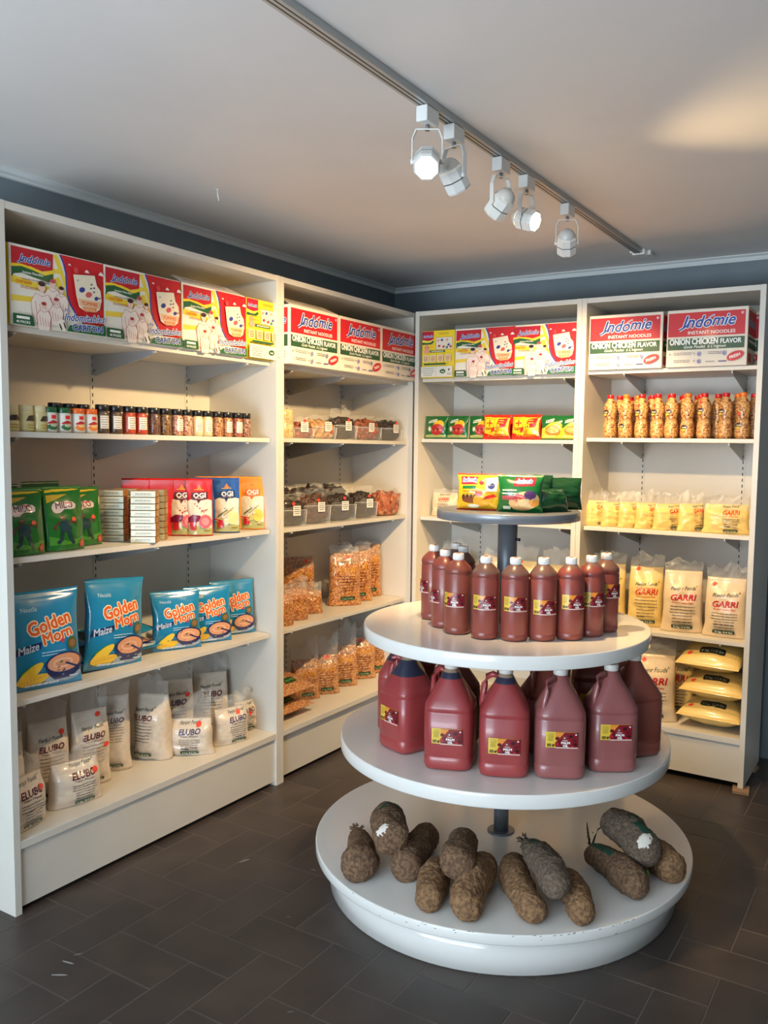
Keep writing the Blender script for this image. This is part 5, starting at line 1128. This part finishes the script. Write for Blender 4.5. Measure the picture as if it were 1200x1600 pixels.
o, _ = foil_bag('noodle_pack', .152, .122, .085, NG, noodle_art(.152, .122, True), 301, cr=.004); o.location = (1.251, -1.380, zt); o.rotation_euler = (R(-3), 0, R(16)); setp(o, 'green noodle multipack in front, touching the yellow one', 'noodle pack', 'noodle packs on the grey top')
for i, (x, y, w, h_, rz, rx, lab) in enumerate(((1.235, -1.255, .15, .118, 30, -3, 'dark green noodle pack directly behind the front green one'), (1.315, -1.185, .15, .11, 34, -8, 'dark green noodle pack leaning at the rear right'), (1.335, -1.30, .13, .08, 62, -20, 'dark green crumpled noodle pack at the right of the pile'))):
    o, _ = foil_bag('noodle_pack', w, h_, .07, NGD, None, 302+i, wr=.007, cr=.012); o.location = (x, y, zt+.0005); o.rotation_euler = (R(rx), 0, R(rz)); setp(o, lab, 'noodle pack', 'noodle packs on the grey top')

# ---------------------------------------------------------------- yams
def yam(A, B, ra, rb, mid, mat, seed, z=0.0, dz=(0, 0), bend=0.0, green=None, cut=None, root=False, ball=0.0):
    """A: near end, B: far end on the plate (stand-relative); ra, rb radii near each end"""
    ra, rb, mid, z = ra*1.24, rb*1.26, mid*1.3, z*1.24
    A = Vector((A[0], A[1], 0)); B = Vector((B[0], B[1], 0)); L_ = (B-A).length; nt, ns = 84, 56; mb = MB(); base = []
    ax = (B-A).normalized(); sd = Vector((-ax.y, ax.x, 0)); gm = M((26, 74, 56), .7); wm = M((222, 214, 202), .8)
    P = []
    for j in range(nt+1):
        t = j/nt; capf = (1-(1-min(1, t/.14))**2.4)**.5*(1-(1-min(1, (1-t)/.16))**2.2)**.5 if 0 < t < 1 else 0.0
        r = (ra*(1-t)+rb*t+mid*math.sin(math.pi*t)+ball*math.exp(-((t-.16)/.13)**2))*max(capf, .03)
        r0 = r/max(capf, .03)
        zc = z+r0*.92+dz[0]*(1-t)+dz[1]*t
        c = A+ax*L_*t+sd*bend*math.sin(math.pi*t)+Vector((0, 0, zc)); P.append((c, r, t))
    for c, r, t in P:
        for k in range(ns):
            an = 2*math.pi*k/ns; d = sd*math.cos(an)+Vector((0, 0, 1))*math.sin(an); q = c+d*r
            nz = noise.noise(q*10+Vector((seed, 3, 0)))*.16+noise.noise(q*24+Vector((seed, 0, 0)))*.12+noise.noise(q*60+Vector((seed, 1, 0)))*.05+noise.noise(q*150+Vector((0, seed, 0)))*.045+noise.noise(q*320+Vector((0, seed, 9)))*.025
            mb.v.append(tuple(c+d*r*(1+nz)))
    for j in range(nt):
        for k in range(ns):
            t = (j+.5)/nt; an = (k+.5)/ns*360; m = mat
            if green and green[0] < t < green[1] and green[2] < an < green[3] and noise.noise(Vector((t*14, an*.05, seed))) > -.18: m = gm
            if cut and ((t-(cut[0]+cut[1])/2)/(cut[1]-cut[0])*2)**2+((an-(cut[2]+cut[3])/2)/(cut[3]-cut[2])*2)**2 < 1+.8*noise.noise(Vector((t*40, an*.08, seed))): m = wm
            mb.f.append((j*ns+k, j*ns+(k+1) % ns, (j+1)*ns+(k+1) % ns, (j+1)*ns+k)); mb.m.append(mb.mi(m)); mb.sm.append(True)
    mb.f.append(tuple(range(ns))[::-1]); mb.m.append(mb.mi(mat)); mb.sm.append(True); mb.f.append(tuple(nt*ns+k for k in range(ns))); mb.m.append(mb.mi(mat)); mb.sm.append(True)
    o = mb.obj('yam', None, (AX, AY, .1532))
    if root:
        rt = MB(); rnd = random.Random(seed); c, r, t = P[-3]
        rt.lathe([(r*.95, 0), (r*1.05, .01), (r*.9, .022), (r*.4, .03)], mat, 14)
        fr = ax.to_track_quat('Z', 'Y').to_matrix(); rt.v = [tuple(c+fr @ Vector(v)) for v in rt.v]
        for k in range(26):
            a = rnd.uniform(0, 6.28); d = fr @ Vector((math.cos(a), math.sin(a), rnd.uniform(-.1, .9))); s0 = c+ax*rnd.uniform(0, .03)+d*r*.7; s0.z = max(s0.z, z+.006); e1 = s0+d*rnd.uniform(.008, .02); e1.z = max(e1.z, z+.004)
            rt.tube([s0, (s0+e1)/2+Vector((0, 0, .002)), e1], [.004, .003, .001], mat, 5)
        rt.obj('root_tuft', o)
    return o
GYm = 'brown yams on the bottom round shelf'
def Y_(o, lab): setp(o, lab, 'yam', GYm)
Y_(yam((-.205, -.585), (-.375, -.345), .034, .026, .006, M_BARK, 1, 0, (0, 0), -.012, None, None, True, .012), 'brown yam with a ragged root end, leftmost on the bottom shelf')
Y_(yam((-.095, -.505), (-.165, -.215), .038, .034, .005, M_BARK, 2), 'dark yam under the top one, right side of the left pile')
Y_(yam((-.135, -.500), (-.275, -.315), .042, .034, .006, M_BARK, 3, .062, (0, 0), 0, (.55, .75, 60, 150), (.03, .12, 20, 80)), 'yam lying on top of the left pile, cut pale spot on its end')
Y_(yam((.060, -.610), (-.030, -.385), .032, .030, .006, M_BARK3, 4, 0, (0, 0), 0), 'tan yam at the left front of the second pile')
Y_(yam((.175, -.600), (.105, -.305), .034, .034, .010, M_BARK3, 5, 0, (0, 0), .015, (.35, .85, 330, 360)), 'tan yam at the right of the second pile, green paint on its side')
Y_(yam((.110, -.525), (.02, -.315), .040, .032, .004, M_BARK, 6, .055), 'brown yam resting on top of the second pile')
Y_(yam((.355, -.500), (.150, -.235), .030, .030, .006, M_BARK3, 7, 0, (0, 0), .02), 'tan yam at the left of the third pile, crumbly front end')
Y_(yam((.468, -.435), (.330, -.225), .030, .026, .006, M_BARK3, 8), 'short yam at the right front of the third pile')
Y_(yam((.402, -.455), (.180, -.200), .030, .016, .014, M_BARK2, 9, .050, (0, 0), -.006, (.62, .8, 60, 130), None, True), 'long grey-brown yam on top of the third pile, root end upward')
Y_(yam((.565, -.215), (.335, -.045), .032, .026, .010, M_BARK, 10, 0, (0, 0), -.008, (.5, .95, 60, 120)), 'yam with green sprout at the left of the right-hand pile')
Y_(yam((.628, -.060), (.46, .10), .040, .030, .004, M_BARK3, 11), 'thick tan yam at the right edge of the bottom shelf')
yo = yam((.570, -.118), (.370, .055), .034, .034, .012, M_BARK2, 12, .055, (0, 0), .006, (.12, .5, 80, 250), (.03, .13, 30, 95)); Y_(yo, 'large grey yam on top of the right-hand pile, white cut end')
sp = MB(); rnd = random.Random(3); gsp = M((40, 52, 34), .7)
sp.tube([(.338, -.035, .05), (.330, -.028, .075), (.326, -.030, .10), (.322, -.024, .118)], [.004, .003, .003, .001], gsp, 6); sp.tube([(.345, -.03, .05), (.350, -.022, .075), (.358, -.015, .100), (.372, -.012, .112)], [.004, .003, .0025, .001], gsp, 6)
for k in range(6): sp.ball = None; p = Vector((.335+rnd.uniform(-.01, .01), -.03, .05+k*.008)); sp.tube([p, p+Vector((rnd.uniform(-.012, .012), -.006, .006))], [.002, .0006], gsp, 5)
yp = [o for o in bpy.data.objects if o.get('label', '').startswith('yam with green sprout')][0]
sp.obj('sprout', yp)
s2 = MB(); g2 = M((110, 150, 40), .6)
for k in range(5): p = Vector((.558, -.135, .062)); s2.tube([p, p+Vector((rnd.uniform(-.01, .01), -.012, rnd.uniform(-.008, .012)))], [.003, .001], g2, 6)
s2.obj('sprout', yo)
# remove templates that were never placed
for o in list(bpy.data.objects):
    if o.parent is None and o.type in ('MESH', 'EMPTY') and not o.get('label') and not o.get('kind'):
        for c in list(o.children_recursive): bpy.data.objects.remove(c)
        bpy.data.objects.remove(o)
